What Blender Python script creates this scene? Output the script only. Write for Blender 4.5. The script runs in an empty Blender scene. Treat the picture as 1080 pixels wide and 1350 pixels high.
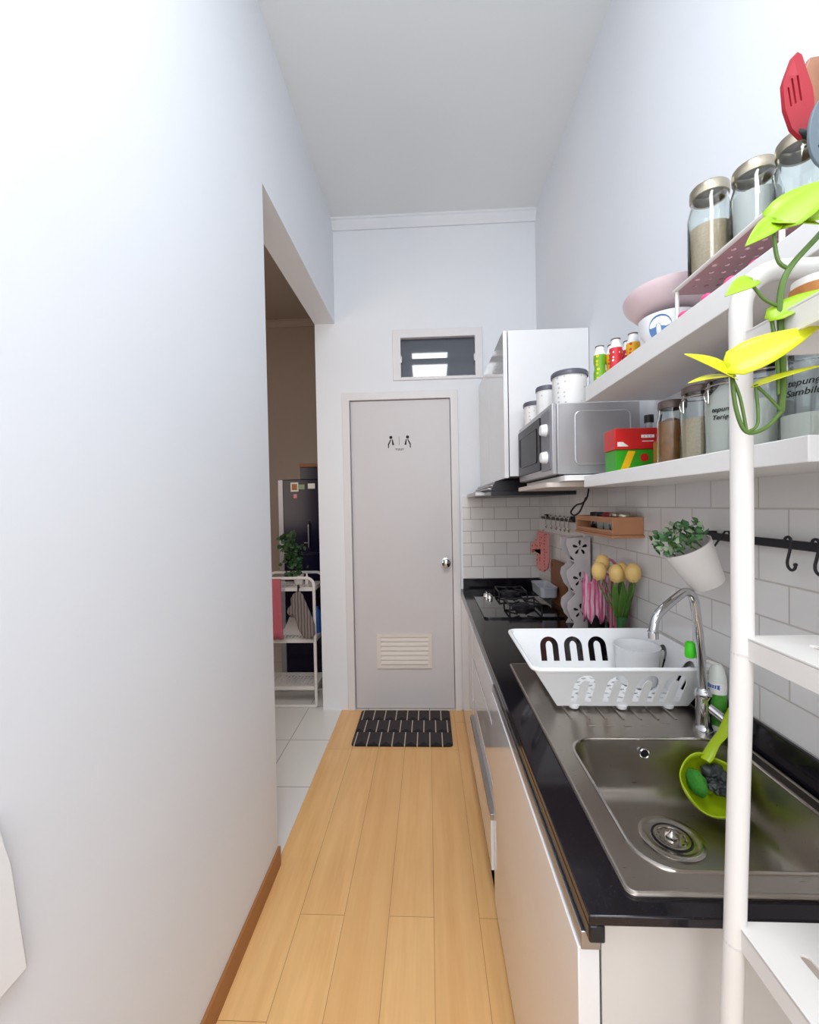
import bpy, bmesh, math, random
from mathutils import Vector, Matrix
random.seed(7)
S = bpy.context.scene; C = S.collection
PI = math.pi

# ---------------------------------------------------------------- camera
F, PITCH, YAW, ROLL, EYE = 554.67, -0.0154, 0.0447, -0.0192, 1.3285
fw = Vector((-math.sin(YAW)*math.cos(PITCH), math.cos(YAW)*math.cos(PITCH), math.sin(PITCH)))
rt = Vector((math.cos(YAW), math.sin(YAW), 0)); up = rt.cross(fw)
rt2 = rt*math.cos(ROLL) + up*math.sin(ROLL); up2 = up*math.cos(ROLL) - rt*math.sin(ROLL)
cd = bpy.data.cameras.new('camera'); cam = bpy.data.objects.new('camera', cd); C.objects.link(cam)
cd.sensor_fit = 'HORIZONTAL'; cd.sensor_width = 36; cd.lens = F/1080*36; cd.clip_start = .02
M4 = Matrix((rt2, up2, -fw)).transposed().to_4x4(); M4.translation = (0, 0, EYE)
cam.matrix_world = M4; S.camera = cam

# ---------------------------------------------------------------- light, exposure
S.view_settings.view_transform = 'Standard'; S.view_settings.look = 'None'
S.view_settings.gamma = 1; S.view_settings.exposure = 0.50; S.view_settings.use_curve_mapping = False
w = bpy.data.worlds.new('sky'); S.world = w; w.use_nodes = True
w.node_tree.nodes['Background'].inputs[0].default_value = (.86, .93, 1.0, 1)
w.node_tree.nodes['Background'].inputs[1].default_value = .7

def area(name, loc, rot, sx, sy, power, col):
    l = bpy.data.lights.new(name, 'AREA'); l.shape = 'RECTANGLE'; l.size = sx; l.size_y = sy
    l.energy = power; l.color = col
    o = bpy.data.objects.new(name, l); o.location = loc; o.rotation_euler = rot; C.objects.link(o); return o
# daylight coming in through the open end of the passage behind the camera
area('daylight_opening', (0.05, -1.75, 2.05), (math.radians(90), 0, 0), 1.15, 1.9, 19, (.97, .985, 1.0))
# skylight in the ceiling above the near end of the passage
area('skylight', (0.05, -.22, 3.14), (0, 0, 0), .42, 1.38, 20, (.92, .97, 1.0))
# weak warm fill lamp added to brighten the dining room on the left
area('dining_room_fill', (-1.75, 1.4, 1.7), (math.radians(90), 0, math.radians(-25)), .6, 1.2, 6.5, (1.0, .86, .74))

# ---------------------------------------------------------------- colours, materials
def lin(h):
    h = h.lstrip('#'); r = []
    for i in (0, 2, 4):
        v = int(h[i:i+2], 16)/255
        r.append(v/12.92 if v <= .04045 else ((v+.055)/1.055)**2.4)
    return (*r, 1)

MATS = {}
def mat(name, col, rough=.5, metal=0, vary=.04, bump=0, scale=30, trans=0, ior=1.45, alpha=1, sss=0, coat=0, spec=.5):
    if name in MATS: return MATS[name]
    m = bpy.data.materials.new(name); m.use_nodes = True; nt = m.node_tree; b = nt.nodes['Principled BSDF']
    c = lin(col) if isinstance(col, str) else col
    b.inputs['Base Color'].default_value = c; b.inputs['Roughness'].default_value = rough
    b.inputs['Metallic'].default_value = metal; b.inputs['IOR'].default_value = ior
    b.inputs['Transmission Weight'].default_value = trans; b.inputs['Alpha'].default_value = alpha
    b.inputs['Coat Weight'].default_value = coat; b.inputs['Specular IOR Level'].default_value = spec
    if sss:
        b.inputs['Subsurface Weight'].default_value = sss; b.inputs['Subsurface Scale'].default_value = .01
    if vary or bump:
        tc = nt.nodes.new('ShaderNodeTexCoord'); n = nt.nodes.new('ShaderNodeTexNoise')
        n.inputs['Scale'].default_value = scale; n.inputs['Detail'].default_value = 4
        nt.links.new(tc.outputs['Object'], n.inputs['Vector'])
        if vary:
            mx = nt.nodes.new('ShaderNodeMix'); mx.data_type = 'RGBA'
            mx.inputs[6].default_value = (*[v*(1-vary*2) for v in c[:3]], 1)
            mx.inputs[7].default_value = (*[min(1, v*(1+vary)) for v in c[:3]], 1)
            nt.links.new(n.outputs['Fac'], mx.inputs[0]); nt.links.new(mx.outputs[2], b.inputs['Base Color'])
        if bump:
            bp = nt.nodes.new('ShaderNodeBump'); bp.inputs['Strength'].default_value = bump; bp.inputs['Distance'].default_value = .004
            nt.links.new(n.outputs['Fac'], bp.inputs['Height']); nt.links.new(bp.outputs[0], b.inputs['Normal'])
    MATS[name] = m; return m

class G:
    """tiny node graph helper"""
    def __init__(s, name, rough=.5, metal=0, coat=0):
        s.m = bpy.data.materials.new(name); s.m.use_nodes = True; s.nt = s.m.node_tree
        s.b = s.nt.nodes['Principled BSDF']; s.b.inputs['Roughness'].default_value = rough
        s.b.inputs['Metallic'].default_value = metal; s.b.inputs['Coat Weight'].default_value = coat
        g = s.nt.nodes.new('ShaderNodeNewGeometry'); sp = s.nt.nodes.new('ShaderNodeSeparateXYZ')
        s.nt.links.new(g.outputs['Position'], sp.inputs[0]); s.X, s.Y, s.Z = sp.outputs; s.pos = g.outputs['Position']
        MATS[name] = s.m
    def put(s, v, inp):
        if hasattr(v, 'links'): s.nt.links.new(v, inp)
        else: inp.default_value = v
    def op(s, o, a, b=0.0, c=0.0):
        n = s.nt.nodes.new('ShaderNodeMath'); n.operation = o
        for i, v in enumerate((a, b, c)): s.put(v, n.inputs[i])
        return n.outputs[0]
    def vec(s, x, y, z=0.0):
        n = s.nt.nodes.new('ShaderNodeCombineXYZ')
        for i, v in enumerate((x, y, z)): s.put(v, n.inputs[i])
        return n.outputs[0]
    def mix(s, f, a, b):
        n = s.nt.nodes.new('ShaderNodeMix'); n.data_type = 'RGBA'
        s.put(f, n.inputs[0]); s.put(a, n.inputs[6]); s.put(b, n.inputs[7]); return n.outputs[2]
    def noise(s, v, scale, detail=4, rough=.5):
        n = s.nt.nodes.new('ShaderNodeTexNoise'); s.put(v, n.inputs['Vector']); n.inputs['Scale'].default_value = scale
        n.inputs['Detail'].default_value = detail; n.inputs['Roughness'].default_value = rough; return n.outputs['Fac']
    def brick(s, v, w, h, mortar, c1, c2, cm, off=.5):
        n = s.nt.nodes.new('ShaderNodeTexBrick'); s.put(v, n.inputs['Vector'])
        n.inputs['Scale'].default_value = 1; n.inputs['Brick Width'].default_value = w; n.inputs['Row Height'].default_value = h
        n.inputs['Mortar Size'].default_value = mortar; n.inputs['Mortar Smooth'].default_value = .3
        n.inputs['Color1'].default_value = c1; n.inputs['Color2'].default_value = c2; n.inputs['Mortar'].default_value = cm
        n.offset = off; return n
    def bump(s, h, strength=.3, dist=.002, inv=False):
        n = s.nt.nodes.new('ShaderNodeBump'); n.inputs['Strength'].default_value = strength; n.inputs['Distance'].default_value = dist
        n.invert = inv; s.put(h, n.inputs['Height']); s.nt.links.new(n.outputs[0], s.b.inputs['Normal'])
    def col(s, c): s.put(c, s.b.inputs['Base Color'])

# wall paint
g = G('wall_paint', .7)
n1 = g.noise(g.pos, 2.2, 3); g.col(g.mix(n1, lin('#e6e9ef'), lin('#eef0f4'))); g.bump(g.noise(g.pos, 60, 5), .12, .002)
g = G('dim_tinted_paint', .7); g.col(g.mix(g.noise(g.pos, 2, 3), lin('#b7a699'), lin('#c2b1a4')))  # brownish colour stands for the dim light of the side room
mat('ceiling_paint', '#eff3f4', .75, vary=.01, scale=3)
# planks
g = G('plank_floor', .33, coat=.15)
br = g.brick(g.vec(g.op('ADD', g.Y, 1.103), g.op('ADD', g.X, .588)), 1.22, .1455, .0008, lin('#f7c585'), lin('#ebb272'), lin('#a87440'), .236)
gr = g.noise(g.vec(g.op('MULTIPLY', g.X, 16.0), g.op('MULTIPLY', g.Y, 1.3), 0.0), 1.8, 7, .62)
gr2 = g.noise(g.vec(g.op('MULTIPLY', g.X, 5.0), g.op('MULTIPLY', g.Y, .9), 3.0), 2.2, 3, .5)
strip = g.op('FRACT', g.op('MULTIPLY', g.op('FLOOR', g.op('DIVIDE', g.op('ADD', g.X, .6), .0485)), .618))
c = g.mix(g.op('MULTIPLY', g.op('SUBTRACT', gr, .33), 1.7), br.outputs['Color'], lin('#d6995a'))
c = g.mix(g.op('MULTIPLY', g.op('SUBTRACT', gr2, .3), .7), c, lin('#f0c385'))
c = g.mix(g.op('MULTIPLY', strip, .22), c, lin('#f5cf92'))
c = g.mix(br.outputs['Fac'], c, lin('#a06c3a')); g.col(c); g.bump(br.outputs['Fac'], .25, .001, True)
# tile floor of the next room
g = G('tile_floor', .22)
br = g.brick(g.vec(g.op('ADD', g.X, .015), g.op('ADD', g.Y, .445)), .40, .40, .003, lin('#eeebe7'), lin('#e9e6e2'), lin('#b5b3ae'), 0)
g.col(br.outputs['Color'])
def subway(name, ax, x0, z0, mc):
    g = G(name, .16)
    br = g.brick(g.vec(g.op('ADD', getattr(g, ax), x0), g.op('ADD', g.Z, z0)), .15, .0757, .0022, lin('#e6e3e1'), lin('#dedbd9'), lin(mc))
    g.col(br.outputs['Color']); g.bump(br.outputs['Fac'], .5, .002, True)
subway('subway_tile_back', 'X', .03, -.854+.757, '#b9aca2')
subway('subway_tile_side', 'Y', .05, -.854+.757, '#c6bfb8')
# black speckled stone
g = G('black_stone', .12, coat=0); g.b.inputs['Specular IOR Level'].default_value = .35
v = g.nt.nodes.new('ShaderNodeTexVoronoi'); v.inputs['Scale'].default_value = 260; g.put(g.pos, v.inputs['Vector'])
sp_ = g.op('LESS_THAN', v.outputs['Distance'], .10)
g.col(g.mix(g.op('MULTIPLY', sp_, .35), lin('#17141a'), lin('#8d8790')))
# brushed steel of the sink
g = G('sink_steel', .30, metal=1)
g.col(g.mix(g.noise(g.pos, 4, 3), lin('#a79f97'), lin('#bdb6ae')))
rn = g.noise(g.vec(g.op('MULTIPLY', g.X, 6.0), g.op('MULTIPLY', g.Y, 60.0), g.op('MULTIPLY', g.Z, 60.0)), 4, 4)
g.put(g.op('ADD', g.op('MULTIPLY', rn, .18), .22), g.b.inputs['Roughness'])
# door mat
g = G('mat_weave', .95)
row = g.op('FLOOR', g.op('DIVIDE', g.op('SUBTRACT', g.Y, 2.29), .137))
u = g.op('FRACT', g.op('ADD', g.op('DIVIDE', g.op('ADD', g.X, .47), .07), g.op('MULTIPLY', row, .5)))
line = g.op('LESS_THAN', g.op('ABSOLUTE', g.op('SUBTRACT', u, .5)), .04)
vv = g.op('FRACT', g.op('DIVIDE', g.op('SUBTRACT', g.Y, 2.29), .137))
fan = g.op('LESS_THAN', vv, g.op('MULTIPLY', g.op('ABSOLUTE', g.op('SUBTRACT', u, .5)), .55))
c = g.mix(g.noise(g.pos, 150, 3), lin('#2a2426'), lin('#4a4143')); c = g.mix(g.op('MULTIPLY', fan, .8), c, lin('#141114'))
g.col(g.mix(line, c, lin('#c4b9ac'))); g.bump(g.noise(g.pos, 300, 2), .6, .002)

P = dict(
 gloss=mat('gloss_laminate', '#e3e2e3', .10, vary=.01, coat=.4), white_door=mat('painted_door', '#d6d2d4', .42, vary=.015, scale=4),
 frame=mat('frame_paint', '#e6e3e4', .4, vary=.01), vent=mat('vent_plastic', '#e4dbd3', .45, vary=.01),
 shelf=mat('shelf_laminate', '#eceae8', .35, vary=.01), powder=mat('powder_coat', '#e2deda', .30, vary=.01),
 plastic=mat('white_plastic', '#f4f4f5', .28, vary=.0, sss=.0), chrome=mat('chrome', '#c9cacd', .07, 1, 0),
 steel=mat('drain_steel', '#c8c2bc', .16, 1, .02), alu=mat('aluminium', '#a9a6a6', .30, 1, .02), silver=mat('silver_paint', '#b7b5b7', .32, .55, .02, scale=8),
 black=mat('black_plastic', '#17161c', .3, vary=.02), blackm=mat('black_iron', '#1c1b22', .5, vary=.05), dark=mat('dark_glass', '#26262e', .35, vary=0, spec=.25),
 hob=mat('hob_glass', '#0d0d12', .05, vary=0, coat=.6), glass=mat('clear_glass', '#f4faf8', .02, vary=0, trans=1, ior=1.45),
 wood=mat('pine', '#c98d66', .5, vary=.12, scale=14), woodd=mat('brown_wood', '#8c5a34', .5, vary=.2, scale=12), basebd=mat('brown_vinyl', '#a8703f', .45, vary=.06, scale=10),
 pink=mat('pink_plastic', '#ef4f86', .35, vary=0), palepink=mat('pale_pink_plastic', '#e6cfd3', .35, vary=.02), dusty=mat('dusty_pink_mesh', '#b98f93', .5, vary=.05),
 red=mat('red_silicone', '#a51c2a', .45, vary=.02), grey=mat('grey_nylon', '#65727b', .5, vary=.03), lime=mat('lime_plastic', '#a5bd16', .32, vary=.03, sss=.1),
 green=mat('cap_green', '#46d321', .35, vary=0), fridge=mat('fridge_black', '#1b1830', .18, vary=.03, spec=.3), fridges=mat('fridge_side', '#a5a5ae', .35, .3, .02),
 cream=mat('cream_board', '#d8d0d0', .45, vary=.03), flour=mat('flour', '#ece7de', .9, vary=.02), beige=mat('beige_grain', '#e2c8a8', .9, vary=.15, bump=.5, scale=220),
 lidm=mat('lid_metal', '#b5ab97', .28, 1, .04), lidbrown=mat('lid_brown', '#6b5c55', .4, .3, .05), sugar=mat('sugar', '#f3f1ef', .8, vary=.02),
 leaf=mat('pothos_leaf', '#d6d81e', .38, vary=.12, scale=25, sss=.15), leafg=mat('pothos_leaf_green', '#94bd16', .38, vary=.12, scale=25, sss=.15),
 stem=mat('pothos_stem', '#56742f', .45, vary=.1), ivy=mat('ivy_leaf', '#4a7a45', .55, vary=.3, scale=40), ivyp=mat('pale_leaf', '#9fb18f', .6, vary=.15, scale=40),
 pot=mat('white_pot', '#e9e4df', .5, vary=.02), tulip=mat('tulip_petal', '#f4cb80', .55, vary=.12, scale=30), tstem=mat('tulip_green', '#557a30', .5, vary=.2, scale=20),
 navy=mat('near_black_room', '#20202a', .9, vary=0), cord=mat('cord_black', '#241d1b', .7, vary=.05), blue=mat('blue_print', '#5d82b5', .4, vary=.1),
 knob=mat('knob_silver', '#d8d6d4', .2, .8, 0), text=mat('ink_black', '#1a1a1c', .6, vary=0), paper=mat('white_paper', '#f1eeea', .6, vary=.01),
 redbox=mat('red_carton', '#cf2420', .4, vary=.08, scale=18), greenbox=mat('green_carton', '#37a01e', .4, vary=.08, scale=18), yellow=mat('yellow_label', '#f0b818', .4, vary=.1, scale=40),
 orange=mat('snack_orange', '#b9793f', .6, vary=.25, scale=90), towel=mat('red_towel', '#c76a76', .95, vary=.1, bump=.5, scale=200), bluep=mat('blue_plastic', '#2d5fae', .4, vary=.05),
 window=mat('louvre_glass', '#39404e', .04, vary=0, coat=1), scrap=mat('dark_scraps', '#3c4140', .45, vary=.4, bump=1, scale=90), sponge=mat('green_cloth', '#3d8a2c', .9, vary=.15, bump=.6, scale=160),
 brown=mat('brown_leather', '#a8755b', .5, vary=.15, scale=30))

def dots(name, base, dot, scale, thr):
    m = mat(name, base, .4, vary=0); nt = m.node_tree; b = nt.nodes['Principled BSDF']
    tc = nt.nodes.new('ShaderNodeTexCoord'); v = nt.nodes.new('ShaderNodeTexVoronoi'); v.inputs['Scale'].default_value = scale
    v.inputs['Randomness'].default_value = .35
    nt.links.new(tc.outputs['Object'], v.inputs['Vector']); l = nt.nodes.new('ShaderNodeMath'); l.operation = 'LESS_THAN'; l.inputs[1].default_value = thr
    nt.links.new(v.outputs['Distance'], l.inputs[0]); mx = nt.nodes.new('ShaderNodeMix'); mx.data_type = 'RGBA'
    mx.inputs[6].default_value = lin(base); mx.inputs[7].default_value = lin(dot)
    nt.links.new(l.outputs[0], mx.inputs[0]); nt.links.new(mx.outputs[2], b.inputs['Base Color']); P[name] = m
dots('dotted', '#efecea', '#c4c0c1', 60, .22)
dots('pinkprint', '#d98a86', '#b84b52', 60, .33)
dots('fleck', '#7a6c69', '#9c908c', 70, .36)
dots('label_red', '#d8333f', '#f6ece4', 90, .30)
dots('label_yellow', '#efb51c', '#d8402c', 80, .30)
dots('label_green', '#6fae2a', '#f0c320', 80, .34)
def stripes(name, a, b_, scale):
    m = mat(name, a, .9, vary=0); nt = m.node_tree; b = nt.nodes['Principled BSDF']
    tc = nt.nodes.new('ShaderNodeTexCoord'); v = nt.nodes.new('ShaderNodeTexWave'); v.inputs['Scale'].default_value = scale; v.inputs['Distortion'].default_value = 2
    nt.links.new(tc.outputs['Object'], v.inputs['Vector']); mx = nt.nodes.new('ShaderNodeMix'); mx.data_type = 'RGBA'
    mx.inputs[6].default_value = lin(a); mx.inputs[7].default_value = lin(b_)
    nt.links.new(v.outputs['Fac'], mx.inputs[0]); nt.links.new(mx.outputs[2], b.inputs['Base Color']); P[name] = m
stripes('striped', '#e0508e', '#f0c9d6', 22)
stripes('greyknit', '#5c5250', '#8d8380', 16)

# ---------------------------------------------------------------- mesh helpers (everything authored in world coordinates)
def BM(): return bmesh.new()
def box(bm, x0, x1, y0, y1, z0, z1):
    vs = [bm.verts.new(p) for p in ((x0,y0,z0),(x1,y0,z0),(x1,y1,z0),(x0,y1,z0),(x0,y0,z1),(x1,y0,z1),(x1,y1,z1),(x0,y1,z1))]
    for f in ((3,2,1,0),(4,5,6,7),(0,1,5,4),(1,2,6,5),(2,3,7,6),(3,0,4,7)): bm.faces.new([vs[i] for i in f])
    return bm
def frame_of(d):
    d = d.normalized(); a = Vector((0,0,1)) if abs(d.z) < .9 else Vector((1,0,0))
    u = d.cross(a).normalized(); return u, d.cross(u).normalized()
def rings(bm, rs, closed=False, cap=True):
    n = len(rs[0]); k = len(rs)
    for i in range(k if closed else k-1):
        a, b = rs[i], rs[(i+1) % k]
        for j in range(n): bm.faces.new((a[j], a[(j+1) % n], b[(j+1) % n], b[j]))
    if cap and not closed: bm.faces.new(rs[0][::-1]); bm.faces.new(rs[-1])
def tube(bm, pts, r, n=12, closed=False, flat=1.0):
    pts = [Vector(p) for p in pts]; k = len(pts); rs = []; pu = None
    for i, p in enumerate(pts):
        a = pts[(i-1) % k] if (closed or i) else p; b = pts[(i+1) % k] if (closed or i < k-1) else p
        d = (b-a).normalized()
        if pu is None: u, v = frame_of(d)
        else:
            u = (pu - d*pu.dot(d)); u = u.normalized() if u.length > 1e-6 else frame_of(d)[0]; v = d.cross(u).normalized()
        pu = u; rr = r[i] if isinstance(r, (list, tuple)) else r
        rs.append([bm.verts.new(p + (u*math.cos(t)+v*math.sin(t)*flat)*rr) for t in [2*PI*j/n for j in range(n)]])
    rings(bm, rs, closed); return bm
def cyl(bm, p0, p1, r, r1=None, n=28): return tube(bm, [p0, p1], [r, r if r1 is None else r1], n)
def lathe(bm, c, prof, n=36, rot=None):
    c = Vector(c); rs = []; R = rot or Matrix.Identity(3)
    for r, z in prof: rs.append([bm.verts.new(c + R @ Vector((max(r,1e-5)*math.cos(2*PI*j/n), max(r,1e-5)*math.sin(2*PI*j/n), z))) for j in range(n)])
    rings(bm, rs, cap=False); return bm
def arcpts(c, r, a0, a1, n=8):
    return [(c[0]+r*math.cos(a0+(a1-a0)*i/n), c[1]+r*math.sin(a0+(a1-a0)*i/n)) for i in range(n+1)]
def rrect(x0, y0, x1, y1, r, n=6):
    return arcpts((x1-r,y1-r),r,0,PI/2,n)+arcpts((x0+r,y1-r),r,PI/2,PI,n)+arcpts((x0+r,y0+r),r,PI,1.5*PI,n)+arcpts((x1-r,y0+r),r,1.5*PI,2*PI,n)
def circ(x, y, r, n=16): return [(x+r*math.cos(2*PI*i/n), y+r*math.sin(2*PI*i/n)) for i in range(n)]
def slot(x, y, w, h, ang=0, n=5):
    p = rrect(-w/2, -h/2, w/2, h/2, min(w,h)/2*.98, n); ca, sa = math.cos(ang), math.sin(ang)
    return [(x+a*ca-b*sa, y+a*sa+b*ca) for a, b in p]
def arch(cx, y0, w, h, t):
    r = w/2; R_ = arcpts((cx, y0+h-r), r, 0, PI, 12); I_ = arcpts((cx, y0+h-r), r-t, PI, 0, 12)
    return [(cx+r, y0)] + R_ + [(cx-r, y0), (cx-r+t, y0)] + I_ + [(cx+r-t, y0)]
def plate(bm, outer, holes, t, fn):
    """flat sheet with real holes; fn maps (u, v, w) to the world, w in -t/2..t/2"""
    cu = bpy.data.curves.new('c', 'CURVE'); cu.dimensions = '2D'; cu.fill_mode = 'BOTH'; cu.extrude = t/2
    for poly in [outer]+list(holes):
        s = cu.splines.new('POLY'); s.points.add(len(poly)-1); s.use_cyclic_u = True
        for i, (x, y) in enumerate(poly): s.points[i].co = (x, y, 0, 1)
    o = bpy.data.objects.new('c', cu); C.objects.link(o); dg = bpy.context.evaluated_depsgraph_get()
    me = bpy.data.meshes.new_from_object(o.evaluated_get(dg))
    for v in me.vertices: v.co = Vector(fn(v.co.x, v.co.y, v.co.z))
    b2 = BM(); b2.from_mesh(me); bmesh.ops.remove_doubles(b2, verts=b2.verts, dist=1e-5); bmesh.ops.recalc_face_normals(b2, faces=b2.faces)
    m2 = bpy.data.meshes.new('t'); b2.to_mesh(m2); b2.free(); bm.from_mesh(m2)
    bpy.data.objects.remove(o); bpy.data.curves.remove(cu); bpy.data.meshes.remove(me); bpy.data.meshes.remove(m2); return bm
def writing(bm, s, size, fn, shear=0, ext=.0004):
    cu = bpy.data.curves.new('t', 'FONT'); cu.body = s; cu.size = size; cu.align_x = 'CENTER'; cu.align_y = 'CENTER'; cu.extrude = ext; cu.shear = shear; cu.offset = size*.012
    o = bpy.data.objects.new('t', cu); C.objects.link(o); dg = bpy.context.evaluated_depsgraph_get()
    me = bpy.data.meshes.new_from_object(o.evaluated_get(dg))
    for v in me.vertices: v.co = Vector(fn(v.co.x, v.co.y, v.co.z))
    bm.from_mesh(me); bpy.data.objects.remove(o); bpy.data.curves.remove(cu); bpy.data.meshes.remove(me); return bm
XY = lambda z: (lambda u, v, w: (u, v, z+w))
XZ = lambda y: (lambda u, v, w: (u, y-w, v))
YZ = lambda x: (lambda u, v, w: (x+w, u, v))

def base_of(o):
    v = Vector((0,0,0))
    while o: v += o.location; o = o.parent
    return v
def part(name, bm, m, parent=None, bev=0, seg=2, smooth=40, label=None, keep=False, solid=0):
    me = bpy.data.meshes.new(name); off = base_of(parent) if parent else Vector((0,0,0))
    if not parent and not keep:
        xs = [v.co for v in bm.verts]; lo = [min(c[i] for c in xs) for i in range(3)]; hi = [max(c[i] for c in xs) for i in range(3)]
        off = Vector(((lo[0]+hi[0])/2, (lo[1]+hi[1])/2, lo[2]))
    bmesh.ops.translate(bm, verts=bm.verts, vec=-off); bmesh.ops.recalc_face_normals(bm, faces=bm.faces)
    for f in bm.faces: f.smooth = True
    bm.to_mesh(me); bm.free(); me.set_sharp_from_angle(angle=math.radians(smooth)); me.materials.append(m)
    o = bpy.data.objects.new(name, me); C.objects.link(o)
    if parent: o.parent = parent
    else: o.location = off
    if solid:
        md = o.modifiers.new('solid', 'SOLIDIFY'); md.thickness = solid; md.offset = 0
    if bev:
        md = o.modifiers.new('bevel', 'BEVEL'); md.width = bev; md.segments = seg; md.limit_method = 'ANGLE'; md.angle_limit = math.radians(35); md.harden_normals = False
    if label: o['label'] = label
    return o
def tag(o, label, cat, group=None, kind=None):
    o['label'] = label; o['category'] = cat
    if group: o['group'] = group
    if kind: o['kind'] = kind
    return o
def thing(name, loc, label, cat, group=None, kind=None):
    o = bpy.data.objects.new(name, None); o.empty_display_size = .05; C.objects.link(o); o.location = loc
    return tag(o, label, cat, group, kind)
def struct(name, bm, m, label, cat, bev=0):
    return tag(part(name, bm, m, None, bev, keep=True), label, cat, kind='structure')
def copy_tree(o, parent=None):
    c = o.copy(); C.objects.link(c); c.parent = parent
    for ch in o.children: copy_tree(ch, c)
    return c

# ================================================================ THE SETTING
XL, XR, XO, YB, HC, ZO, YO = -.581, .704, -.7125, 2.709, 3.159, 2.51, 1.5226
b = BM(); box(b, -.588, XR+.1, -2.0, YB, -.05, 0)
b2 = box(BM(), -2.2, -.7125, 1.2, 4.1, -.05, 0)
floor = struct('floor', b, MATS['plank_floor'], 'honey-coloured wood plank floor running down the narrow kitchen', 'floor')
box(b2, -.7125, -.588, -2.0, 4.1, -.05, 0); box(b2, -.588, XR+.1, YB, 4.1, -.05, 0)
struct('floor', b2, MATS['tile_floor'], 'white square tiled floor seen through the opening on the left', 'floor')
struct('ceiling', box(BM(), -.72, XR+.1, -2.0, 2.83, HC, HC+.1), P and MATS['ceiling_paint'], 'plain pale grey ceiling high above the kitchen passage', 'ceiling')
struct('ceiling', box(BM(), -2.3, -.72, 1.2, 4.2, HC, HC+.1), MATS['dim_tinted_paint'], 'side room ceiling beyond the opening, coloured brown for dim light', 'ceiling')
b = BM(); box(b, XO, XL, -2.0, YO, 0, HC); box(b, XO, XL, YO, YB, ZO, HC)
wl = struct('wall_left', b, MATS['wall_paint'], 'long white wall on the left with a tall opening at its far end', 'wall')
struct('wall_right', box(BM(), XR, XR+.1, -2.0, YB+.12, 0, HC), MATS['wall_paint'], 'white wall on the right carrying the shelves', 'wall')
b = BM()
plate(b, [(XO,0),(-.545,0),(-.545,2.06),(.200,2.06),(.200,0),(XR,0),(XR,HC),(XO,HC)], [[(-.21,2.13),(.363,2.13),(.363,2.453),(-.21,2.453)]], .12, XZ(YB+.06))
struct('wall_back', b, MATS['wall_paint'], 'white end wall around the toilet door and the louvred window', 'wall')
# side room shell and the dark room behind the door
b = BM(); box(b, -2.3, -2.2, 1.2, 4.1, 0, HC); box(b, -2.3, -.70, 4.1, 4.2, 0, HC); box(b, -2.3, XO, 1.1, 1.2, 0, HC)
struct('wall_far', b, MATS['dim_tinted_paint'], 'side room walls behind the black fridge, coloured brownish for dim light', 'wall')
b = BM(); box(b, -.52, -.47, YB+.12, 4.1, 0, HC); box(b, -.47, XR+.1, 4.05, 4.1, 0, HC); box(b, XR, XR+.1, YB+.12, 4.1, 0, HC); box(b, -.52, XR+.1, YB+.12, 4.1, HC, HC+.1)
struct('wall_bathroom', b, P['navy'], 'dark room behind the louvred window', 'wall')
# cornices
def cornice(pts, bm):
    for (a, c_) in pts: pass
b = BM()
prof = [(0,0),(.012,0),(.018,.016),(.035,.030),(.040,.046),(.048,.050),(.048,.062),(0,.062)]
v0 = [b.verts.new((XL, YB-p, HC-.062+z)) for p, z in prof]; v1 = [b.verts.new((XR, YB-p, HC-.062+z)) for p, z in prof]
rings(b, [v0, v1]); struct('trim_1', b, MATS['wall_paint'], 'moulded white cornice along the top of the end wall', 'cornice')
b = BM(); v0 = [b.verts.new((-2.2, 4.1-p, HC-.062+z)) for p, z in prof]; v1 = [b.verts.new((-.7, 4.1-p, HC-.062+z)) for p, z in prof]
rings(b, [v0, v1]); struct('trim_2', b, MATS['dim_tinted_paint'], 'cornice at the top of the side room wall', 'cornice')
struct('trim_3', box(BM(), .218, .700, YB-.006, YB, .80, 1.380), MATS['subway_tile_back'], 'white subway tiles on the end wall behind the hob', 'tiles')
struct('trim_4', box(BM(), .700, XR, .20, YB-.006, .80, 1.380), MATS['subway_tile_side'], 'white subway tiles on the right wall above the counter', 'tiles')
struct('baseboard_left', box(BM(), XL-.0, XL+.009, -2.0, YO, 0, .071), P['basebd'], 'brown skirting strip along the foot of the left wall', 'baseboard')

# door
d = thing('door_1', (-.17, YB, 0), 'pale grey toilet door with louvre vent, round knob and small restroom sign', 'door', kind='structure')
b = BM(); plate(b, [(-.545,0),(-.497,0),(-.497,2.012),(.152,2.012),(.152,0),(.200,0),(.200,2.06),(-.545,2.06)], [], .13, XZ(YB+.055)); part('door_frame', b, P['frame'], d, .003)
b = BM(); plate(b, [(-.497,0),(-.485,0),(-.485,2.0),(.140,2.0),(.140,0),(.152,0),(.152,2.012),(-.497,2.012)], [], .05, XZ(YB+.075)); part('door_stop', b, P['frame'], d, .001)
part('door_leaf', box(BM(), -.494, .149, YB+.012, YB+.048, .006, 2.009), P['white_door'], d, .002)
ln = BM()
vt = BM(); plate(vt, rrect(-.350,.272,.008,.498,.004), [[(-.325,.295),(-.017,.295),(-.017,.475),(-.325,.475)]], .012, XZ(YB+.006))
vo = part('door_vent', vt, P['vent'], d, .001)
for k in range(6):
    z = .298+.030*k; s = BM(); vs = [s.verts.new(p) for p in ((-.328,YB+.001,z),(-.014,YB+.001,z),(-.014,YB+.001,z+.004),(-.328,YB+.001,z+.004),(-.328,YB+.012,z+.026),(-.014,YB+.012,z+.026),(-.014,YB+.012,z+.030),(-.328,YB+.012,z+.030))]
    for f in ((0,1,2,3),(4,5,6,7),(0,1,5,4),(2,3,7,6),(0,3,7,4),(1,2,6,5)): s.faces.new([vs[i] for i in f])
    part('vent_slat', s, P['vent'], vo)
b = BM(); R90 = Matrix.Rotation(PI/2, 3, 'X')
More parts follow.
